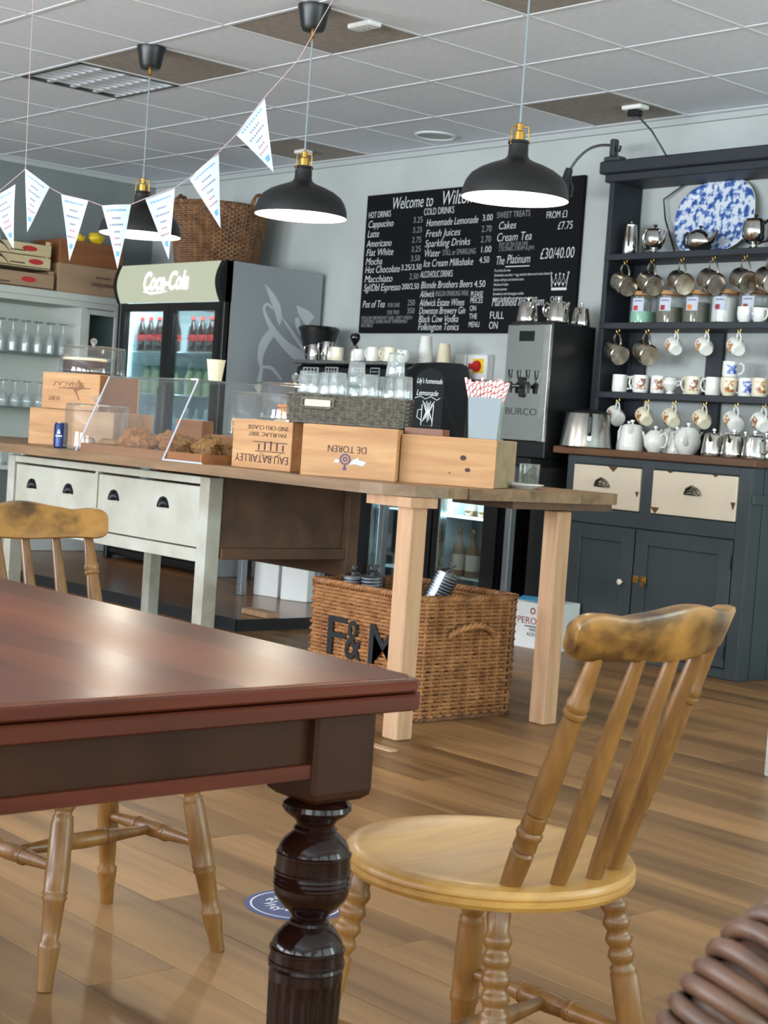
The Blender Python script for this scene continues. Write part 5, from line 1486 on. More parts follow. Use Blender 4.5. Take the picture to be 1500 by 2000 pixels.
for x0, x1, z0 in ((-.40, -.257, .38), (-.197, -.082, .384), (.04, .142, .383), (.199, .277, .386)):
    kp = MB().box(x0, x1, -.2125, -.209, z0, z0 + .046).build('keypad', 'fridge_grey', cm, smooth=0)
    for k in range(4):
        xx = x0 + (x1 - x0) * (.17 + .22 * k)
        for zz in (.014, .033): MB().lathe([(0, -.003), (.008, -.003), (.009, 0)], 12, Matrix.Translation((xx, -.2127, z0 + zz)) @ Matrix.Rotation(R(-90), 4, 'X')).build('button', 'black_gloss', kp)
for x in (-.28, .0, .28):
    gh = MB().lathe([(.036, 0), (.036, .05), (.03, .055)], 20, Matrix.Translation((x, -.14, .24))).build('group_head', 'chrome', cm)
    MB().tube([(x, -.17, .250), (x, -.30, .235)], [.010, .013], 10).build('portafilter_handle', 'black_plastic', gh)
# big rounded end panel
pr = [(-.20, .0), (.20, .0), (.235, .05), (.25, .25), (.25, .44), (.235, .475), (.19, .49), (.02, .485), (-.12, .47), (-.20, .43), (-.235, .36), (-.225, .2)]
mb = MB().prism(pr, .478, .515, Matrix(((0, 0, 1, 0), (1, 0, 0, 0), (0, 1, 0, 0), (0, 0, 0, 1))))
ep = mb.build('end_panel', 'black_plastic', cm, smooth=25)
mb = MB()
for i in range(4):
    for j in range(14):
        mb.lathe([(.006, 0), (.0085, .0006), (.0095, 0)], 8, Matrix.Translation((.5155, -.08 + .023 * j + (.0115 if i % 2 else 0), .468 - .02 * i)) @ Matrix.Rotation(R(90), 4, 'Y'))
mb.build('vent_mesh', 'steel_dark', ep)
text('lettering', 'Quality Espresso', 'steel_dark', ep, (.5162, .02, .36), .050, width=.34, rot=(Matrix(((0, 0, 1), (.5, .866, 0), (-.866, .5, 0))).to_euler()), ext=0)
def jug(label, M, h_=.10, r_=.034, m='chrome', group=None):
    j = T('milk_jug', label, 'jug', M=M, group=group)
    MB().lathe([(.0, 0), (r_, 0), (r_ + .002, .004), (r_ * .92, h_ * .7), (r_ * .80, h_), (r_ * .76, h_), (r_ * .88, h_ * .7), (r_ * .9, .004), (.0, .004)], 24).build('body', m, j)
    MB().tube([(-r_ * .85, 0, h_ * .9), (-r_ * 1.6, 0, h_ * .88), (-r_ * 1.7, 0, h_ * .5), (-r_ * .95, 0, h_ * .25)], .0035, 8, flat=1.8).build('handle', m, j)
    MB().add([(r_ * .72, -.010, h_ * .95), (r_ * .72, .010, h_ * .95), (r_ * 1.12, 0, h_ * 1.03), (r_ * .85, 0, h_ * .70)], [(0, 3, 2), (3, 1, 2)]).build('spout', m, j)
    return j
ZM = .93 + .4685
def Tz(x, y, z, a=0): return Matrix.Translation((x, y, z)) @ Matrix.Rotation(a, 4, 'Z')
jug('small steel milk jug at the far end of the cup rail', Tz(-7.365, 5.93, ZM, .5), .095, .036, group='steel jugs on the coffee machine')
jug('tall steel milk jug beside the grinder on the cup rail', Tz(-7.275, 5.96, ZM, 1.2), .115, .036, group='steel jugs on the coffee machine')
jug('short steel milk jug next to the cream mug on the cup rail', Tz(-7.195, 5.92, ZM, .2), .080, .030, group='steel jugs on the coffee machine')
tp = T('tamper', 'black-knobbed steel coffee tamper standing among the cups', 'tamper', M=Tz(-7.02, 5.95, ZM))
MB().lathe([(.0, 0), (.026, 0), (.026, .055), (.022, .085), (.014, .095), (.0, .096)], 20).build('base', 'chrome', tp)
MB().lathe([(.010, .090), (.012, .105), (.026, .125), (.030, .142), (.024, .160), (.0, .168)], 20).build('knob', 'black_gloss', tp)
gr = T('coffee_grinder', 'black coffee grinder hopper rising behind the espresso machine', 'grinder', (-7.66, 6.20, .931))
MB().cb(-.09, .09, -.10, .12, .0, .42, .015).build('body', 'black_matt', gr)
MB().lathe([(.055, .42), (.075, .50), (.120, .665), (.122, .672), (.0, .672)], 28).build('hopper', 'black_plastic', gr)
MB().lathe([(.126, .668), (.128, .684), (.118, .694), (.0, .697)], 28).build('hopper_lid', 'black_gloss', gr)
def mug(label, M, kind, group, r_=.038, h_=.085, m='ceramic', deco=None, deco_a=(-1.4, -.2), hs=1):
    """kind 0 straight mug, 1 rounded cup; handle on local +x"""
    g_ = T('mug', label, 'mug', M=M, group=group)
    if kind == 0: prof = [(.0, .003), (r_ * .80, .0), (r_ * .92, .002), (r_, .012), (r_, h_ * .6), (r_ * .98, h_), (r_ * .93, h_), (r_ * .93, h_ * .5), (r_ * .88, .010), (.0, .008)]
    else: prof = [(.0, .003), (r_ * .66, .0), (r_ * .70, .004), (r_ * .92, h_ * .22), (r_ * 1.03, h_ * .55), (r_, h_), (r_ * .95, h_), (r_ * .97, h_ * .55), (r_ * .8, h_ * .2), (.0, .008)]
    MB().lathe(prof, 26).build('body', m, g_)
    MB().tube([(r_ * .95, 0, h_ * .86), (r_ * 1.35, 0, h_ * .93), (r_ * 1.72, 0, h_ * .78), (r_ * 1.75, 0, h_ * .50), (r_ * 1.45, 0, h_ * .26), (r_ * .93, 0, h_ * .20)], .0048, 8, flat=.75).build('handle', m, g_)
    if deco:
        k0, k1 = (.20, .82)
        pr_ = []
        for k in range(5):
            t = k0 + (k1 - k0) * k / 4
            rr = r_ * 1.012 if kind == 0 else r_ * (1.03 - .10 * abs(t - .55)) * 1.012 - (.0 if t > .3 else .0012)
            pr_.append((rr + .0003, h_ * t))
        MB().lathe(pr_, 8, None, deco_a[0], deco_a[1]).build('printed_decoration', deco, g_)
    return g_
cg = 'cups on the coffee machine'
mug('cream mug on the cup rail beside the steel jugs', Tz(-7.115, 5.90, ZM, R(130)), 0, cg, .040, .078, 'ceramic_cream')
for k, (x, y, kd, mm, lab) in enumerate(((-6.95, 5.93, 1, 'ceramic', 'white cup on the rail next to the tamper'), (-6.885, 5.98, 1, 'ceramic', 'white cup on the rail, second from the tamper'), (-6.82, 5.92, 0, 'ceramic', 'white mug on the rail above the keypads'), (-6.75, 5.97, 1, 'ceramic_cream', 'rounded cream cup in the middle of the rail'), (-6.68, 5.92, 0, 'ceramic_cream', 'cream mug on the rail nearest the tumbler stack'), (-6.60, 5.95, 1, 'ceramic', 'white cup on the rail behind the topmost tumbler'))):
    mug(lab, Tz(x, y, ZM, R(100 + 40 * k)), kd, cg, .038, .070 if kd else .082, mm)
def cups(label, M, n, m):
    c = T('paper_cup_stack', label, 'paper cups', M=M, group='upturned paper cups on the coffee machine')
    MB().lathe([(.042, 0), (.043, .003), (.041, .005), (.031, .102), (.030, .106), (.0, .105)], 26, Matrix.Translation((0, 0, .0115 * (n - 1)))).build('top_cup', m, c)
    for k in range(n - 1): MB().lathe([(.0425, 0), (.0435, .0025), (.0425, .0060), (.0410, .0115)], 26, Matrix.Translation((0, 0, .0115 * k))).build('cup_rim', m, c)
    return c
cups('tall stack of upturned white paper cups on the coffee machine', Tz(-6.615, 6.13, ZM + .0), 6, 'cup_white')
cups('shorter stack of upturned cream paper cups on the coffee machine', Tz(-6.535, 6.20, ZM), 3, 'paper_cream')
for lab, x0, x1, sw in (('small white wall switch with red rocker above the back counter', -6.625, -6.535, 0), ('white wall isolator with red and yellow rotary switch', -6.525, -6.365, 1)):
    s_ = T('wall_isolator', lab, 'switch', ((x0 + x1) / 2, 6.43, 1.36), group='electrical switches by the coffee machine')
    w_ = (x1 - x0) / 2
    MB().cb(-w_, w_, -.06, 0, -.02, .125, .006).build('box', 'white_plastic', s_)
    if sw:
        MB().cb(-.030, .058, -.063, -.058, .018, .098, .004).build('yellow_plate', 'yellow', s_)
        MB().lathe([(0, .022), (.026, .022), (.032, .010), (.034, 0)], 20, Matrix.Translation((.008, -.061, .056)) @ Matrix.Rotation(R(90), 4, 'X')).build('rotary_knob', 'red', s_)
        MB().cb(-.056, -.034, -.072, -.060, .040, .072, .003).build('red_tab', 'red', s_)
    else: MB().cb(-.020, .012, -.066, -.058, .035, .070, .003).build('rocker', 'red', s_)
# water urn
ur = T('water_urn', 'tall chrome-fronted water urn with two black taps left of the dresser', 'urn', (-5.61, 5.90, .93))
MB().cb(-.145, .150, .012, .34, .0, .69, .006).build('body', 'black_plastic', ur)
MB().cb(-.147, .152, -.004, .012, .085, .672, .004).build('front_panel', 'chrome', ur)
MB().cb(.110, .154, -.006, .016, .085, .672, .002).build('corner_strip', 'steel', ur)
MB().box(-.06, .045, -.0055, -.003, .588, .640).build('display', 'black_gloss', ur, smooth=0)
MB().prism(rrect(-.018, .018, -.052, .052, .017), 0, .012, Matrix.Translation((-.012, -.004, .355)) @ Matrix.Rotation(R(90), 4, 'X')).build('tap_plate', 'black_plastic', ur)
for x in (-.072, .050):
    t_ = MB().tube([(-.012, -.02, .36), (x, -.035, .36)], .010, 10).lathe([(.016, 0), (.018, .04), (.012, .055)], 14, Matrix.Translation((x, -.036, .325))).build('tap', 'black_plastic', ur)
    MB().tube([(x - .014, -.036, .44), (x + .014, -.036, .44), (x + .006, -.036, .40), (x - .006, -.036, .40)], .005, 6, closed=True).tube([(x, -.036, .375), (x, -.036, .405)], .006, 8).build('lever', 'black_plastic', t_)
text('embossed_name', 'BURCO', 'steel_dark', ur, (-.125, -.0048, .215), .052, width=.215, rot=FACE_Y, ext=.001)
def teapot(label, M, r_, h_, m, knob='same', group=None, footed=False, spout_long=True, blackhandle=False, shape=0):
    """spout on local +x, handle on local -x"""
    p = T('teapot', label, 'teapot', M=M, group=group)
    mh = 'black_plastic' if blackhandle else m
    mk = 'black_plastic' if knob == 'black' else m
    if shape == 0:   # round bellied
        body = [(.0, .002), (r_ * .55, 0), (r_ * .60, .004), (r_ * .92, h_ * .25), (r_, h_ * .48), (r_ * .93, h_ * .72), (r_ * .72, h_ * .90), (r_ * .62, h_ * .93), (r_ * .55, h_ * .95), (.0, h_ * .95)]
        lid_r, lid_z = r_ * .62, h_ * .93
    elif shape == 1: # tapering pot, wider at the foot
        body = [(.0, .002), (r_ * .96, 0), (r_, .006), (r_ * .97, h_ * .25), (r_ * .80, h_ * .85), (r_ * .76, h_ * .92), (.0, h_ * .93)]
        lid_r, lid_z = r_ * .76, h_ * .92
    else:            # footed urn shape
        body = [(.0, .002), (r_ * .55, 0), (r_ * .58, .005), (r_ * .30, .016), (r_ * .30, h_ * .17), (r_ * .70, h_ * .24), (r_ * .96, h_ * .42), (r_, h_ * .66), (r_ * .90, h_ * .86), (r_ * .95, h_ * .90), (.0, h_ * .91)]
        lid_r, lid_z = r_ * .88, h_ * .90
    MB().lathe(body, 28).build('body', m, p)
    MB().lathe([(lid_r, lid_z), (lid_r * .85, lid_z + h_ * .06), (lid_r * .35, lid_z + h_ * .10), (.0, lid_z + h_ * .105)], 24).build('lid', m, p)
    zk = lid_z + h_ * .095
    MB().lathe([(.004, zk), (.004, zk + .006), (.010, zk + .011), (.010, zk + .018), (.0, zk + .021)], 14).build('knob', mk, p)
    s0 = (r_ * .80, 0, h_ * .40)
    if spout_long: MB().tube([s0, (r_ * 1.25, 0, h_ * .50), (r_ * 1.50, 0, h_ * .74), (r_ * 1.72, 0, h_ * .92)], [r_ * .26, r_ * .19, r_ * .13, r_ * .10], 10).build('spout', m, p)
    else: MB().tube([(r_ * .72, 0, h_ * .70), (r_ * .98, 0, h_ * .84), (r_ * 1.12, 0, h_ * .95)], [r_ * .24, r_ * .18, r_ * .12], 10).build('spout', m, p)
    MB().tube([(-r_ * .80, 0, h_ * .78), (-r_ * 1.30, 0, h_ * .92), (-r_ * 1.62, 0, h_ * .72), (-r_ * 1.60, 0, h_ * .45), (-r_ * 1.30, 0, h_ * .26), (-r_ * .92, 0, h_ * .25)], .0060 if not blackhandle else .0072, 8).build('handle', mh, p)
    return p
ugz = .93 + .6905
ug = 'steel pots on the water urn'
for k, (x, y, s_, lab) in enumerate(((-5.700, 5.975, 1.0, 'squat steel teapot at the menu board end of the urn top'), (-5.615, 6.12, .95, 'steel teapot behind on the urn top'), (-5.50, 5.985, 1.0, 'steel teapot at the dresser end of the urn top'), (-5.50, 6.16, .9, 'slim steel pot at the back of the urn top'))):
    teapot(lab, Tz(x, y, ugz, R(150 - 70 * k)), .055 * s_, .105 * s_, 'chrome', group=ug, shape=1, spout_long=False)
# bottle fridge under the back counter
bf = T('bottle_fridge', 'black under-counter bottle fridge with two lit glass doors behind the hamper', 'fridge', (-6.16, 6.1, 0))
MB().box(-.555, .50, .20, .24, .06, .86).build('back_panel', 'fridge_inner', bf, smooth=0)
for x0, x1 in ((-.56, -.53), (.45, .50)): MB().box(x0, x1, -.20, .24, .03, .86).build('side_panel', 'fridge_black', bf, smooth=0)
MB().box(-.02, .005, -.17, .20, .06, .86).build('divider', 'fridge_inner', bf, smooth=0)
MB().box(-.56, .50, -.20, .24, .83, .87).build('top', 'fridge_black', bf, smooth=0)
MB().box(-.56, .50, -.20, .24, .02, .14).build('base', 'fridge_black', bf, smooth=0)
for x0, x1 in ((-.545, -.015), (0.0, .47)):
    d = MB().box(x0, x0 + .045, -.25, -.205, .14, .83).box(x1 - .10, x1, -.25, -.205, .14, .83).box(x0 + .045, x1 - .10, -.25, -.205, .14, .17).box(x0 + .045, x1 - .10, -.25, -.205, .80, .83).build('door', 'fridge_black', bf, smooth=0)
    MB().box(x0 + .045, x0 + .056, -.252, -.206, .17, .80).build('door_trim', 'steel', d, smooth=0)
    MB().box(x0 + .056, x1 - .10, -.235, -.230, .17, .80).build('pane', 'glass_door', d, smooth=0)
for z in (.27, .59): MB().box(-.53, .45, -.17, .20, z - .006, z).build('shelf', 'white_plastic', bf, smooth=0)
MB().box(.02, .44, -.172, -.160, .585, .597).build('led_strip', 'led', bf, smooth=0)
MB().box(-.50, -.04, -.15, -.13, .815, .828).build('led_strip', 'led', bf, smooth=0)
MB().box(.02, .44, -.15, -.13, .815, .828).build('led_strip', 'led', bf, smooth=0)
MB().box(-.515, -.505, -.18, -.16, .16, .82).build('led_strip', 'led', bf, smooth=0)
for x in (-.28, .20):
    l = bpy.data.lights.new('fridge_light', 'AREA'); l.energy = 5.0; l.color = (.78, .95, 1.0); l.shape = 'RECTANGLE'; l.size = .36; l.size_y = .06
    lo = bpy.data.objects.new('fridge_light', l); col.objects.link(lo); lo.parent = bf; lo.location = (x, -.12, .82); lo.rotation_euler = (R(15), 0, 0)
og = 'bottles in the under-counter fridge'
b0 = None
for k in range(3):
    lab = '%s amber cider bottle with cream label in the under-counter fridge' % words[k]
    Mx = Tz(-6.16 + .075 + .085 * k, 6.1 - .115 + .02 * k, .2705)
    b0 = bottle(lab, Mx, 'cider', og) if b0 is None else (dup(b0, lab, M=Mx) and b0)
b1 = None
for k in range(3):
    lab = '%s dark bottle beside the cider in the under-counter fridge' % words[k]
    Mx = Tz(-6.16 + .31 + .06 * (k % 2), 6.1 - .11 + .08 * k, .2705)
    b1 = bottle(lab, Mx, 'dark', og) if b1 is None else (dup(b1, lab, M=Mx) and b1)
for k in range(3):
    dup(b0, '%s upper-shelf cider bottle in the under-counter fridge' % words[k], M=Tz(-6.16 + .12 + .10 * k, 6.1 - .09, .5905))
mj = T('milk_bottle', 'white plastic milk bottle behind the cyan-lit fridge door', 'bottle', (-6.44, 6.02, .2705), 0)
MB().cb(-.05, .05, -.045, .045, 0, .15, .012).build('body', 'white_plastic', mj)
MB().lathe([(.05, .145), (.03, .185), (.018, .20), (.018, .22), (.0, .22)], 18).build('neck', 'white_plastic', mj)
MB().tube([(-.045, -.02, .19), (-.07, -.02, .15), (-.065, -.02, .08), (-.048, -.02, .06)], .010, 8).build('handle', 'white_plastic', mj)
mj2 = T('milk_bottle', 'clear milk bottle on the upper shelf behind the cyan-lit door', 'bottle', (-6.47, 6.0, .5905), 0)
MB().cb(-.045, .045, -.04, .04, 0, .13, .012).build('body', 'water_bottle', mj2)
MB().lathe([(.045, .125), (.025, .165), (.016, .175), (.016, .195), (.0, .195)], 18).build('neck', 'water_bottle', mj2)

pt2 = T('prep_table', 'low steel prep table standing over the white boxes', 'table', (-6.75, 5.55, .056))
MB().cb(-.36, .36, -.27, .20, .70, .735, .003).build('table_top', 'steel_grey', pt2, smooth=0)
for (x, y) in ((-.335, -.245), (.335, -.245), (-.335, .175), (.335, .175)): MB().cb(x - .02, x + .02, y - .02, y + .02, 0, .70, .003).build('leg', 'steel_grey', pt2, smooth=0)

# ================================================================== DRESSER
dr_ = T('dresser', 'slate-blue painted dresser with cream drawers and an open navy plate rack', 'dresser', (-4.80, 6.2, 0))
def drb(name, m, x0, x1, y0, y1, z0, z1, par=dr_, c=.003): return MB().cb(x0 + 4.80, x1 + 4.80, y0 - 6.2, y1 - 6.2, z0, z1, c).build(name, m, par, smooth=0)
DY = 5.985
drb('carcass', 'slate_paint', -5.345, -4.262, DY + .018, 6.42, .0, .965)
for x0, x1 in ((-5.36, -5.31), (-4.895 + .012, -4.812), (-4.325, -4.255)): drb('stile', 'slate_paint', x0, x1, DY, DY + .03, .0 if x0 != -4.883 else .66, .965)
for z0, z1 in ((.925, .965), (.635, .712), (.0, .045)): drb('rail', 'slate_paint', -5.31, -4.325, DY + .001, DY + .03, z0, z1)
drb('worktop', 'dresser_top', -5.445, -4.225, DY - .025, 6.425, .967, 1.003, c=.004)
for k, (x0, x1, y0, y1) in enumerate(((-4.258, -4.250, DY + .005, 6.07), (-4.258, -4.248, 6.075, 6.20), (-4.258, -4.248, 6.205, 6.33), (-4.258, -4.250, 6.335, 6.42))): drb('side_board', 'slate_paint', x0, x1, y0, y1, .0, .965, c=.0015)
drb('side_rail', 'slate_paint', -4.256, -4.240, DY + .005, 6.42, .80, .845)
def ornate(par, x, y, z):
    mb = MB()
    for k in range(7):
        t = -1 + k / 3
        mb.tube([(x + .034 * t, y - .004, z - .008), (x + .030 * t, y - .018 + .010 * abs(t), z + .012), (x + .020 * t, y - .006, z + .030 * (1 - .5 * abs(t)))], .0042, 6)
    mb.tube([(x - .045, y - .004, z - .006), (x - .032, y - .010, z + .018), (x, y - .014, z + .034), (x + .032, y - .010, z + .018), (x + .045, y - .004, z - .006)], .006, 8)
    mb.tube([(x - .040, y - .010, z - .004), (x, y - .022, z + .004), (x + .040, y - .010, z - .004)], .004, 6)
    return mb.build('cup_pull', 'pewter', par, smooth=60)
for k, (x0, x1, z0, z1) in enumerate(((-5.308, -4.886, .716, .920), (-4.810, -4.327, .716, .920))):
    d = drb('drawer', 'cream_paint', x0, x1, DY - .008, DY + .02, z0, z1)
    ornate(d, (x0 + x1) / 2 + 4.80 - (.02 if k == 0 else 0), DY - .009 - 6.2, .826)
    if k == 0: chips = [((x0 + .25), .918, .030, .018), (x1 - .006, .80, .012, .02)]
    else: chips = [(x0 + .012, .735, .026, .022), (x1 - .006, .79, .014, .026), (x0 + .36, .919, .016, .008), (x0 + .10, .919, .02, .006)]
    for cx, cz, w_, h_ in chips:
        MB().prism([(-w_, .5 * h_), (-.4 * w_, -.3 * h_), (.1 * w_, -h_ * .9), (.6 * w_, -.2 * h_), (w_, .5 * h_)], 0, .0008, Matrix.Translation((min(max(cx, x0 + w_), x1 - w_) + 4.80, DY - .0082 - 6.2, min(cz, z1 - h_ * .5))) @ Matrix.Rotation(R(90), 4, 'X')).build('paint_chip', 'chip_wood', d, smooth=0)
for k, (x0, x1) in enumerate(((-5.308, -4.894), (-4.888, -4.327))):
    d = drb('door', 'slate_paint', x0, x1, DY + .006, DY + .022, .047, .633)
    fr = .075
    for a, b_, z0, z1 in ((x0 + .002, x0 + fr, .049, .631), (x1 - fr, x1 - .002, .049, .631), (x0 + fr, x1 - fr, .049, .125), (x0 + fr, x1 - fr, .560, .631)):
        MB().cb(a + 4.80, b_ + 4.80, DY - 6.2 - .006, DY + .008 - 6.2, z0, z1, .002).build('door_frame', 'slate_paint', d, smooth=0)
    kx = (x1 - .055) if k == 0 else (x0 + .075)
    MB().lathe([(.005, 0), (.006, .010), (.013, .016), (.014, .024), (.0, .029)], 16, Matrix.Translation((kx + 4.80, DY - .006 - 6.2, .372)) @ Matrix.Rotation(R(90), 4, 'X')).build('knob', 'chip_wood' if k else 'ceramic_cream', d)
    for z in (.12, .53): MB().box((x0 if k == 0 else x1 - .004) + 4.80, (x0 + .004 if k == 0 else x1) + 4.80, DY - .008 - 6.2, DY - .004 - 6.2, z - .03, z + .03).build('hinge', 'iron', d, smooth=0)
lat = MB()
lat.cb(-.085, -.055, -.224, -.219, .378, .412, .001).cb(-.035, -.005, -.224, -.219, .378, .412, .001).tube([(-.06, -.228, .395), (-.02, -.228, .398)], .004, 6)
lat.build('latch', 'brass', dr_, smooth=0)
RY = 6.20
drb('rack_side', 'navy_paint', -5.412, -5.382, RY, 6.425, 1.003, 2.36)
drb('rack_side', 'navy_paint', -4.272, -4.242, RY, 6.425, 1.003, 2.36)
drb('rack_post', 'navy_paint', -4.885, -4.785, 6.405, 6.427, 1.003, 1.61)
drb('rack_post', 'navy_paint', -5.382, -5.270, 6.405, 6.427, 1.003, 1.96)
drb('cornice', 'navy_paint', -5.452, -4.200, RY - .045, 6.425, 2.385, 2.448, c=.006)
drb('cornice', 'navy_paint', -5.430, -4.220, RY - .02, 6.425, 2.345, 2.386, c=.004)
for z in (1.985, 1.640, 1.293): drb('shelf', 'navy_paint', -5.410, -4.244, RY - .004, 6.425, z - .032, z)
hooks = {1: (1.953, (-5.270, -5.100, -4.915, -4.728, -4.545, -4.405)), 2: (1.608, (-5.285, -5.098, -4.915, -4.733, -4.548)), 3: (1.261, (-5.250, -5.063, -4.895, -4.712, -4.530, -4.375))}
for rw, (z, xs_) in hooks.items():
    for x in xs_:
        MB().tube([(x + 4.80, .012, z), (x + 4.80, .012, z - .012), (x + 4.807, .004, z - .022), (x + 4.803, -.008, z - .019), (x + 4.80, -.012, z - .008)], .0018, 6).build('cup_hook', 'brass', dr_)
# ---- things hanging from the hooks: body axis tips away, base towards the room, handle up
def hang(x, z, r_, h_, za=(-.80, .34, .36), hz=.72):
    F_ = frame((0, 0, 0), za, (0, 0, 1))
    handle_top = F_ @ Vector((r_ * hz_of, 0, h_ * hz))
    return Matrix.Translation(Vector((x, RY + .004, z - .019)) - handle_top) @ F_
def tankard(label, M, r_, h_, group):
    j = T('silver_jug', label, 'jug', M=M, group=group)
    MB().lathe([(.0, .003), (r_ * .90, .0), (r_ * .96, .003), (r_, h_ * .10), (r_ * .92, h_ * .85), (r_ * .90, h_), (r_ * .87, h_), (r_ * .94, h_ * .10), (.0, .007)], 28).build('body', 'silver_worn', j)
    MB().lathe([(r_ * .89, h_), (r_ * .60, h_ + .006), (r_ * .1, h_ + .010), (.0, h_ + .010)], 24).build('lid', 'silver_worn', j)
    MB().tube([(r_ * .93, 0, h_ * .93), (r_ * 1.15, 0, h_ * 1.04), (r_ * 1.50, 0, h_ * 1.0), (r_ * 1.78, 0, h_ * .75), (r_ * 1.70, 0, h_ * .50), (r_ * 1.28, 0, h_ * .26), (r_ * .98, 0, h_ * .22)], .0050, 8).build('handle', 'silver_worn', j)
    MB().tube([(-r_ * .78, 0, h_ * .66), (-r_ * 1.02, 0, h_ * .84), (-r_ * 1.22, 0, h_ * 1.0)], [r_ * .22, r_ * .17, r_ * .10], 8).build('spout', 'silver_worn', j)
    return j
hz_of = 1.78
tl = ['worn silver jug hanging first on the upper hooks beside the rack side', 'worn silver jug hanging second on the upper hooks', 'dull silver jug hanging third on the upper hooks', 'worn silver jug hanging fourth on the upper hooks under the black-handled teapot', 'worn silver jug hanging fifth on the upper hooks below the platter', 'worn silver jug hanging last on the upper hooks at the picture edge']
for k, x in enumerate(hooks[1][1]):
    tankard(tl[k], hang(x, 1.953, .054, .112, (-.80, .30 + .06 * (k % 3), .28 + .05 * (k % 2)), .75), .054, .112, 'silver jugs hanging in the rack')
tl = ['worn silver jug hanging first on the middle hooks', 'worn silver jug hanging second on the middle hooks beside the floral mugs']
for k, x in enumerate(hooks[2][1][:2]):
    tankard(tl[k], hang(x, 1.608, .053, .108, (-.78, .36, .30), .75), .053, .108, 'silver jugs hanging in the rack')
hz_of = 1.72
fm = ['white floral mug hanging on the middle hooks next to the silver jugs', 'white floral mug hanging in the middle of the middle hooks', 'white floral mug hanging last on the middle hooks above the blue jar']
for k, x in enumerate(hooks[2][1][2:]):
    mug(fm[k], hang(x, 1.608, .040, .078, (-.72, .46, .40), .68), 1, 'mugs hanging in the rack', .040, .078, 'ceramic', 'floral', (-2.35, -.95))
hm_ = [('white crested mug hanging first on the lower hooks', 'ceramic', 'crest_print', 0), ('cream fruit-printed mug hanging second on the lower hooks', 'ceramic_cream', 'fruit_print', 1), ('cream fruit-printed mug hanging third on the lower hooks', 'ceramic_cream', 'fruit_print', 1), ('cream fruit-printed mug hanging fourth on the lower hooks', 'ceramic_cream', 'fruit_print', 1), ('white bird-printed mug hanging fifth on the lower hooks', 'ceramic', 'floral', 0), ('white dark-crested mug hanging last on the lower hooks', 'ceramic', 'crest_print', 1)]
for k, x in enumerate(hooks[3][1]):
    lab, m__, dc, kd = hm_[k]
    mug(lab, hang(x, 1.261, .041, .084, (-.72, .44, .40), .68), kd, 'mugs hanging in the rack', .041, .084, m__, dc, (-2.35, -.95))
# ---- top shelf
zs1 = 1.9855
sp1 = T('hot_water_jug', 'tall slim steel hot-water jug at the end of the top shelf', 'jug', (-5.325, 6.29, zs1), R(120))
MB().lathe([(.0, 0), (.040, 0), (.042, .004), (.036, .10), (.030, .150), (.031, .155), (.0, .158)], 26).build('body', 'chrome', sp1)
MB().lathe([(.030, .155), (.020, .162), (.006, .165), (.006, .172), (.0, .174)], 18).build('lid', 'chrome', sp1)
MB().tube([(-.028, 0, .140), (-.058, 0, .142), (-.066, 0, .10), (-.052, 0, .05), (-.038, 0, .045)], .005, 8).build('handle', 'old_brown', sp1)
MB().tube([(.026, 0, .12), (.040, 0, .145), (.050, 0, .155)], [.010, .008, .005], 8).build('spout', 'chrome', sp1)
gts = 'silver pots on the top shelf'
teapot('footed silver sugar pot with two handles on the top shelf', Tz(-5.16, 6.28, zs1, R(-10)), .052, .130, 'chrome', 'black', gts, shape=2, blackhandle=False)
teapot('low silver teapot with black curved handle in front of the platter', Tz(-4.868, 6.265, zs1, R(-8)), .068, .105, 'chrome', 'black', gts, blackhandle=True)
teapot('tall silver coffee pot at the far end of the top shelf', Tz(-4.565, 6.285, zs1, R(172)), .062, .150, 'chrome', 'black', gts, shape=2, blackhandle=True, spout_long=False)
pt_ = T('platter', 'large oval blue and white patterned platter leaning against the wall', 'platter', M=Matrix.Translation((-4.855, 6.355, zs1 + .002)) @ Matrix.Rotation(R(-9), 4, 'X') @ Matrix.Rotation(R(-7), 4, 'Y'))
def superell(rx, rz_, n=56, e=2.5):
    out = []
    for k in range(n):
        a = 2 * PI * k / n
        c_, s_ = math.cos(a), math.sin(a)
        out.append((rx * (abs(c_) ** (2 / e)) * (1 if c_ >= 0 else -1), rz_ * (abs(s_) ** (2 / e)) * (1 if s_ >= 0 else -1)))
    return out
def plate_mesh(levels, close=False):
    vs = []; fs = []; n = 56
    for sc__, yy in levels:
        for (x, z) in superell(.238 * sc__, .186 * sc__): vs.append((x, yy, z + .186))
    for k in range(len(levels) - 1):
        for i in range(n):
            j = (i + 1) % n
            fs.append((k * n + i, k * n + j, (k + 1) * n + j, (k + 1) * n + i))
    if close: fs.append(tuple((len(levels) - 1) * n + i for i in range(n)))
    return MB().add(vs, fs)
plate_mesh([(.70, .010), (.98, -.006), (1.0, -.012), (.985, -.0145)]).build('rim', 'ceramic', pt_, smooth=40)
plate_mesh([(.985, -.0145), (.975, -.0150), (.80, -.004)]).build('printed_border', 'willow', pt_, smooth=40)
plate_mesh([(.80, -.004), (.76, -.0012), (.74, -.0010)], True).build('printed_well', 'willow', pt_, smooth=40)
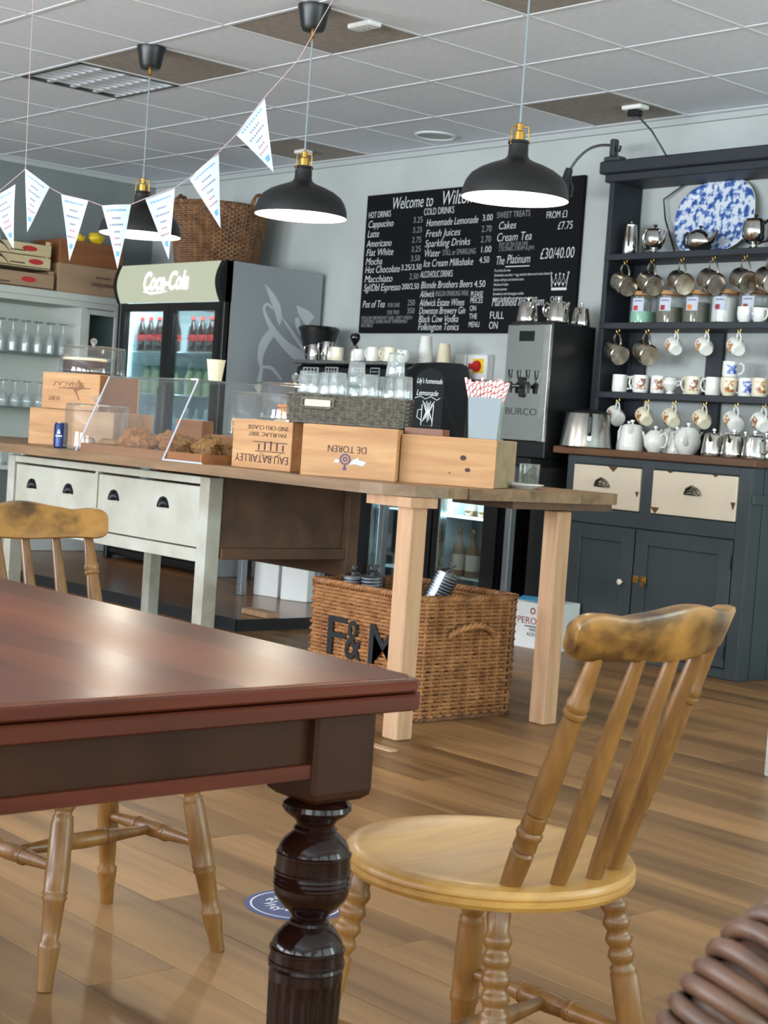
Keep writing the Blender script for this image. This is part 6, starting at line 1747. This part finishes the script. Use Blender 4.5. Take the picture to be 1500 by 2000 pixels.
# ---- glass jars
zs2 = 1.6405
def jar(label, x, deco):
    j = T('storage_jar', label, 'jar', (x, 6.30, zs2), R(-8), 'glass storage jars on the middle shelf')
    MB().lathe([(.0, .003), (.060, .0), (.066, .006), (.066, .135), (.060, .142)], 30).build('glass', 'glass_thick', j)
    MB().lathe([(.058, .140), (.067, .142), (.067, .160), (.0, .162)], 30).build('lid', 'cork', j)
    MB().lathe([(.0, .006), (.060, .006), (.061, .010), (.061, .062 + .02 * deco), (.0, .066 + .02 * deco)], 24).build('tea_bags', ('mint', 'tea', 'orange', 'ceramic')[deco] if deco != 2 else 'tea', j)
    cd = MB().lathe([(.0672, .060), (.0672, .125)], 6, None, R(-95), R(-42)).build('card', 'paper_white', j)
    MB().lathe([(.0676, .064), (.0676, .088)], 4, None, R(-88), R(-66)).build('printed_patch', ('label_red', 'maroon', 'orange', 'maroon')[deco], cd)
    MB().lathe([(.0676, .108), (.0676, .114)], 4, None, R(-86), R(-50)).build('printed_line', 'print_grey', cd)
for k, (x, lab) in enumerate(((-5.215, 'glass jar of mint tea bags with cork lid, first on the middle shelf'), (-5.045, 'glass jar with cork lid and maroon card, second on the middle shelf'), (-4.880, 'glass jar with cork lid and orange card, third on the middle shelf'), (-4.715, 'nearly empty glass jar with maroon card, fourth on the middle shelf'))): jar(lab, x, k)
jar('glass jar behind the blue and white cups on the middle shelf', -4.555, 1)
mug('blue and white willow cup in front of the last glass jar', Tz(-4.548, 6.235, zs2, R(140)), 1, 'china on the middle shelf', .036, .072, 'ceramic', 'blue_print', (-1.9, .2))
mug('small white handled cup beside the blue willow cup', Tz(-4.472, 6.245, zs2, R(-20)), 1, 'china on the middle shelf', .036, .068, 'ceramic', 'blue_print', (-2.4, -1.6))
# ---- mugs standing on the lower shelf
zs3 = 1.2935
std = [(-5.287, 6.25, 0, 'ceramic', None, 'plain white mug standing first on the lower shelf', 20), (-5.222, 6.34, 0, 'ceramic', None, 'white mug with big handle behind the first mug on the lower shelf', 190), (-5.152, 6.25, 0, 'ceramic', 'crest_print', 'white mug with tiny crest on the lower shelf', 185), (-5.056, 6.27, 0, 'ceramic', 'crest_print', 'white mug with dark coat of arms on the lower shelf', 20), (-4.918, 6.35, 0, 'ceramic', None, 'white mug at the back beside the little sugar bowl', 20), (-4.828, 6.25, 0, 'ceramic_cream', 'crest_print', 'wide cream mug with tiny crest on the lower shelf', 185), (-4.722, 6.27, 0, 'ceramic', None, 'white mug with loop handle beside the cream mug', 190), (-4.617, 6.25, 1, 'ceramic_cream', 'fruit_print', 'cream fruit-printed mug under the blue stacked mug', 20), (-4.530, 6.27, 0, 'ceramic', 'blue_print', 'white mug with pale flowers on the lower shelf', 20), (-4.440, 6.25, 0, 'ceramic_cream', 'fruit_print', 'cream mug with orange crest at the end of the lower shelf', 20)]
for (x, y, kd, m__, dc, lab, a_) in std:
    mug(lab, Tz(x, y, zs3, R(a_)), kd, 'mugs standing in the rack', .039, .088, m__, dc, (R(-85 - a_), R(-15 - a_)))
mug('white mug with blue band stacked on the cream fruit mug', Tz(-4.617, 6.25, zs3 + .0885, R(20)), 0, 'mugs standing in the rack', .037, .075, 'ceramic', 'blue_print', (R(-105), R(-15)))
sbw = T('sugar_bowl', 'little white footed two-handled bowl standing on the lower shelf', 'bowl', (-4.968, 6.255, zs3))
MB().lathe([(.0, .002), (.022, 0), (.022, .006), (.014, .012), (.030, .030), (.042, .048), (.038, .066), (.030, .072), (.032, .078), (.029, .078), (.034, .064), (.0, .02)], 26).build('body', 'ceramic', sbw)
for s_ in (-1, 1): MB().tube([(s_ * .036, 0, .062), (s_ * .056, 0, .066), (s_ * .058, 0, .048), (s_ * .040, 0, .040)], .0035, 8).build('handle', 'ceramic', sbw)
# ---- worktop
zw = 1.0035
jg = T('steel_kettle_pot', 'big tapered steel jug with black handle at the dresser end', 'jug', (-5.318, 6.06, zw), R(-42))
MB().lathe([(.0, 0), (.128, 0), (.132, .004), (.128, .02), (.108, .165), (.104, .172), (.0, .174)], 36).build('body', 'steel', jg)
MB().lathe([(.107, .170), (.100, .180), (.03, .192), (.0, .192)], 30).build('lid', 'black_plastic', jg)
MB().tube([(.105, 0, .155), (.128, 0, .165), (.136, 0, .150), (.134, 0, .11), (.138, 0, .075), (.126, 0, .06)], [.008, .009, .010, .010, .010, .007], 8).build('handle', 'black_plastic', jg)
MB().cb(.112, .130, -.014, .014, .030, .060, .003).build('handle_mount', 'steel', jg)
wtp = [(-5.165, 6.20, .058, .125, 1, 'tall white teapot with spout turned away, first on the worktop', 100), (-5.085, 6.13, .062, .130, 1, 'tall white teapot in front beside the first white teapot', -60), (-4.990, 6.30, .048, .120, 0, 'small white teapot at the back of the worktop group', 90), (-4.930, 6.12, .054, .105, 0, 'round white teapot with little crest in the middle of the worktop', 170), (-4.915, 6.32, .056, .125, 0, 'white teapot with flat lid at the back of the worktop', 60), (-4.838, 6.17, .044, .108, 1, 'slim white pot between the round teapots', -80), (-4.735, 6.12, .064, .128, 0, 'largest round white teapot on the worktop', -60), (-4.650, 6.33, .050, .120, 0, 'white teapot at the back beside the silver pots', 90)]
for (x, y, r_, h_, sh_, lab, a_) in wtp:
    tpo = teapot(lab, Tz(x, y, zw, R(a_)), r_, h_, 'ceramic', group='white teapots on the dresser', shape=sh_, spout_long=(sh_ == 0))
stp = [(-4.560, 6.09, .056, .108, 'first shiny silver teapot beside the white teapots', -70), (-4.500, 6.25, .050, .105, 'shiny silver teapot at the back between the front two', -70), (-4.440, 6.08, .056, .108, 'second shiny silver teapot at the worktop front', -75), (-4.375, 6.24, .050, .105, 'shiny silver teapot at the back near the worktop end', -70), (-4.318, 6.07, .056, .108, 'third shiny silver teapot at the worktop end', 170)]
for (x, y, r_, h_, lab, a_) in stp:
    teapot(lab, Tz(x, y, zw, R(a_)), r_, h_, 'chrome', group='silver teapots on the dresser', shape=1, spout_long=False)
# ---- clamp lamp on the rack
cl = T('clamp_lamp', 'grey gooseneck clamp lamp fixed on the dresser cornice', 'lamp', (-5.385, 6.20, 2.448))
MB().cb(-.055, .045, -.03, .03, .0, .025, .004).cb(-.030, .000, -.02, .02, .025, .115, .004).build('clamp', 'steel_dark', cl, smooth=0)
MB().lathe([(.006, 0), (.010, .01), (.012, .03)], 12, Matrix.Translation((.018, 0, .05))).build('screw', 'black_plastic', cl)
MB().tube(cr_spline([Vector(p) for p in ((-.02, 0, .085), (-.09, -.02, .088), (-.15, -.04, .070), (-.20, -.06, .025), (-.235, -.075, -.03))], 8), .007, 8).build('gooseneck', 'steel_dark', cl)
Ml = frame((-.240, -.078, -.035), (.22, .05, 1), (1, 0, 0))
MB().lathe([(.0, .012), (.016, .010), (.020, 0), (.024, -.045), (.045, -.075), (.052, -.125), (.050, -.125), (.043, -.075), (.020, -.04), (.0, -.035)], 26, Ml).build('shade', 'steel_dark', cl)
MB().lathe([(.0, -.06), (.020, -.075), (.026, -.095), (.016, -.115), (.0, -.118)], 16, Ml).build('bulb', 'bulb', cl)

# ------------------------------------------------------------------ lettering: fitted to its measured widths, then turned into meshes
bpy.context.view_layer.update()
dg_ = bpy.context.evaluated_depsgraph_get()
made = []
for o, wd in TEXTS:
    sx = wd / o.dimensions.x if wd and o.dimensions.x > 1e-6 else 1.0
    me = bpy.data.meshes.new_from_object(o.evaluated_get(dg_))
    made.append((o, me, sx))
for o, me, sx in made:
    nm = o.name.split('.')[0]
    for v in me.vertices: v.co.x *= sx
    par, loc, rot = o.parent, o.location.copy(), o.rotation_euler.copy()
    bpy.data.objects.remove(o, do_unlink=True)
    n_ = bpy.data.objects.new(nm, me); col.objects.link(n_)
    n_.parent = par; n_.location = loc; n_.rotation_euler = rot
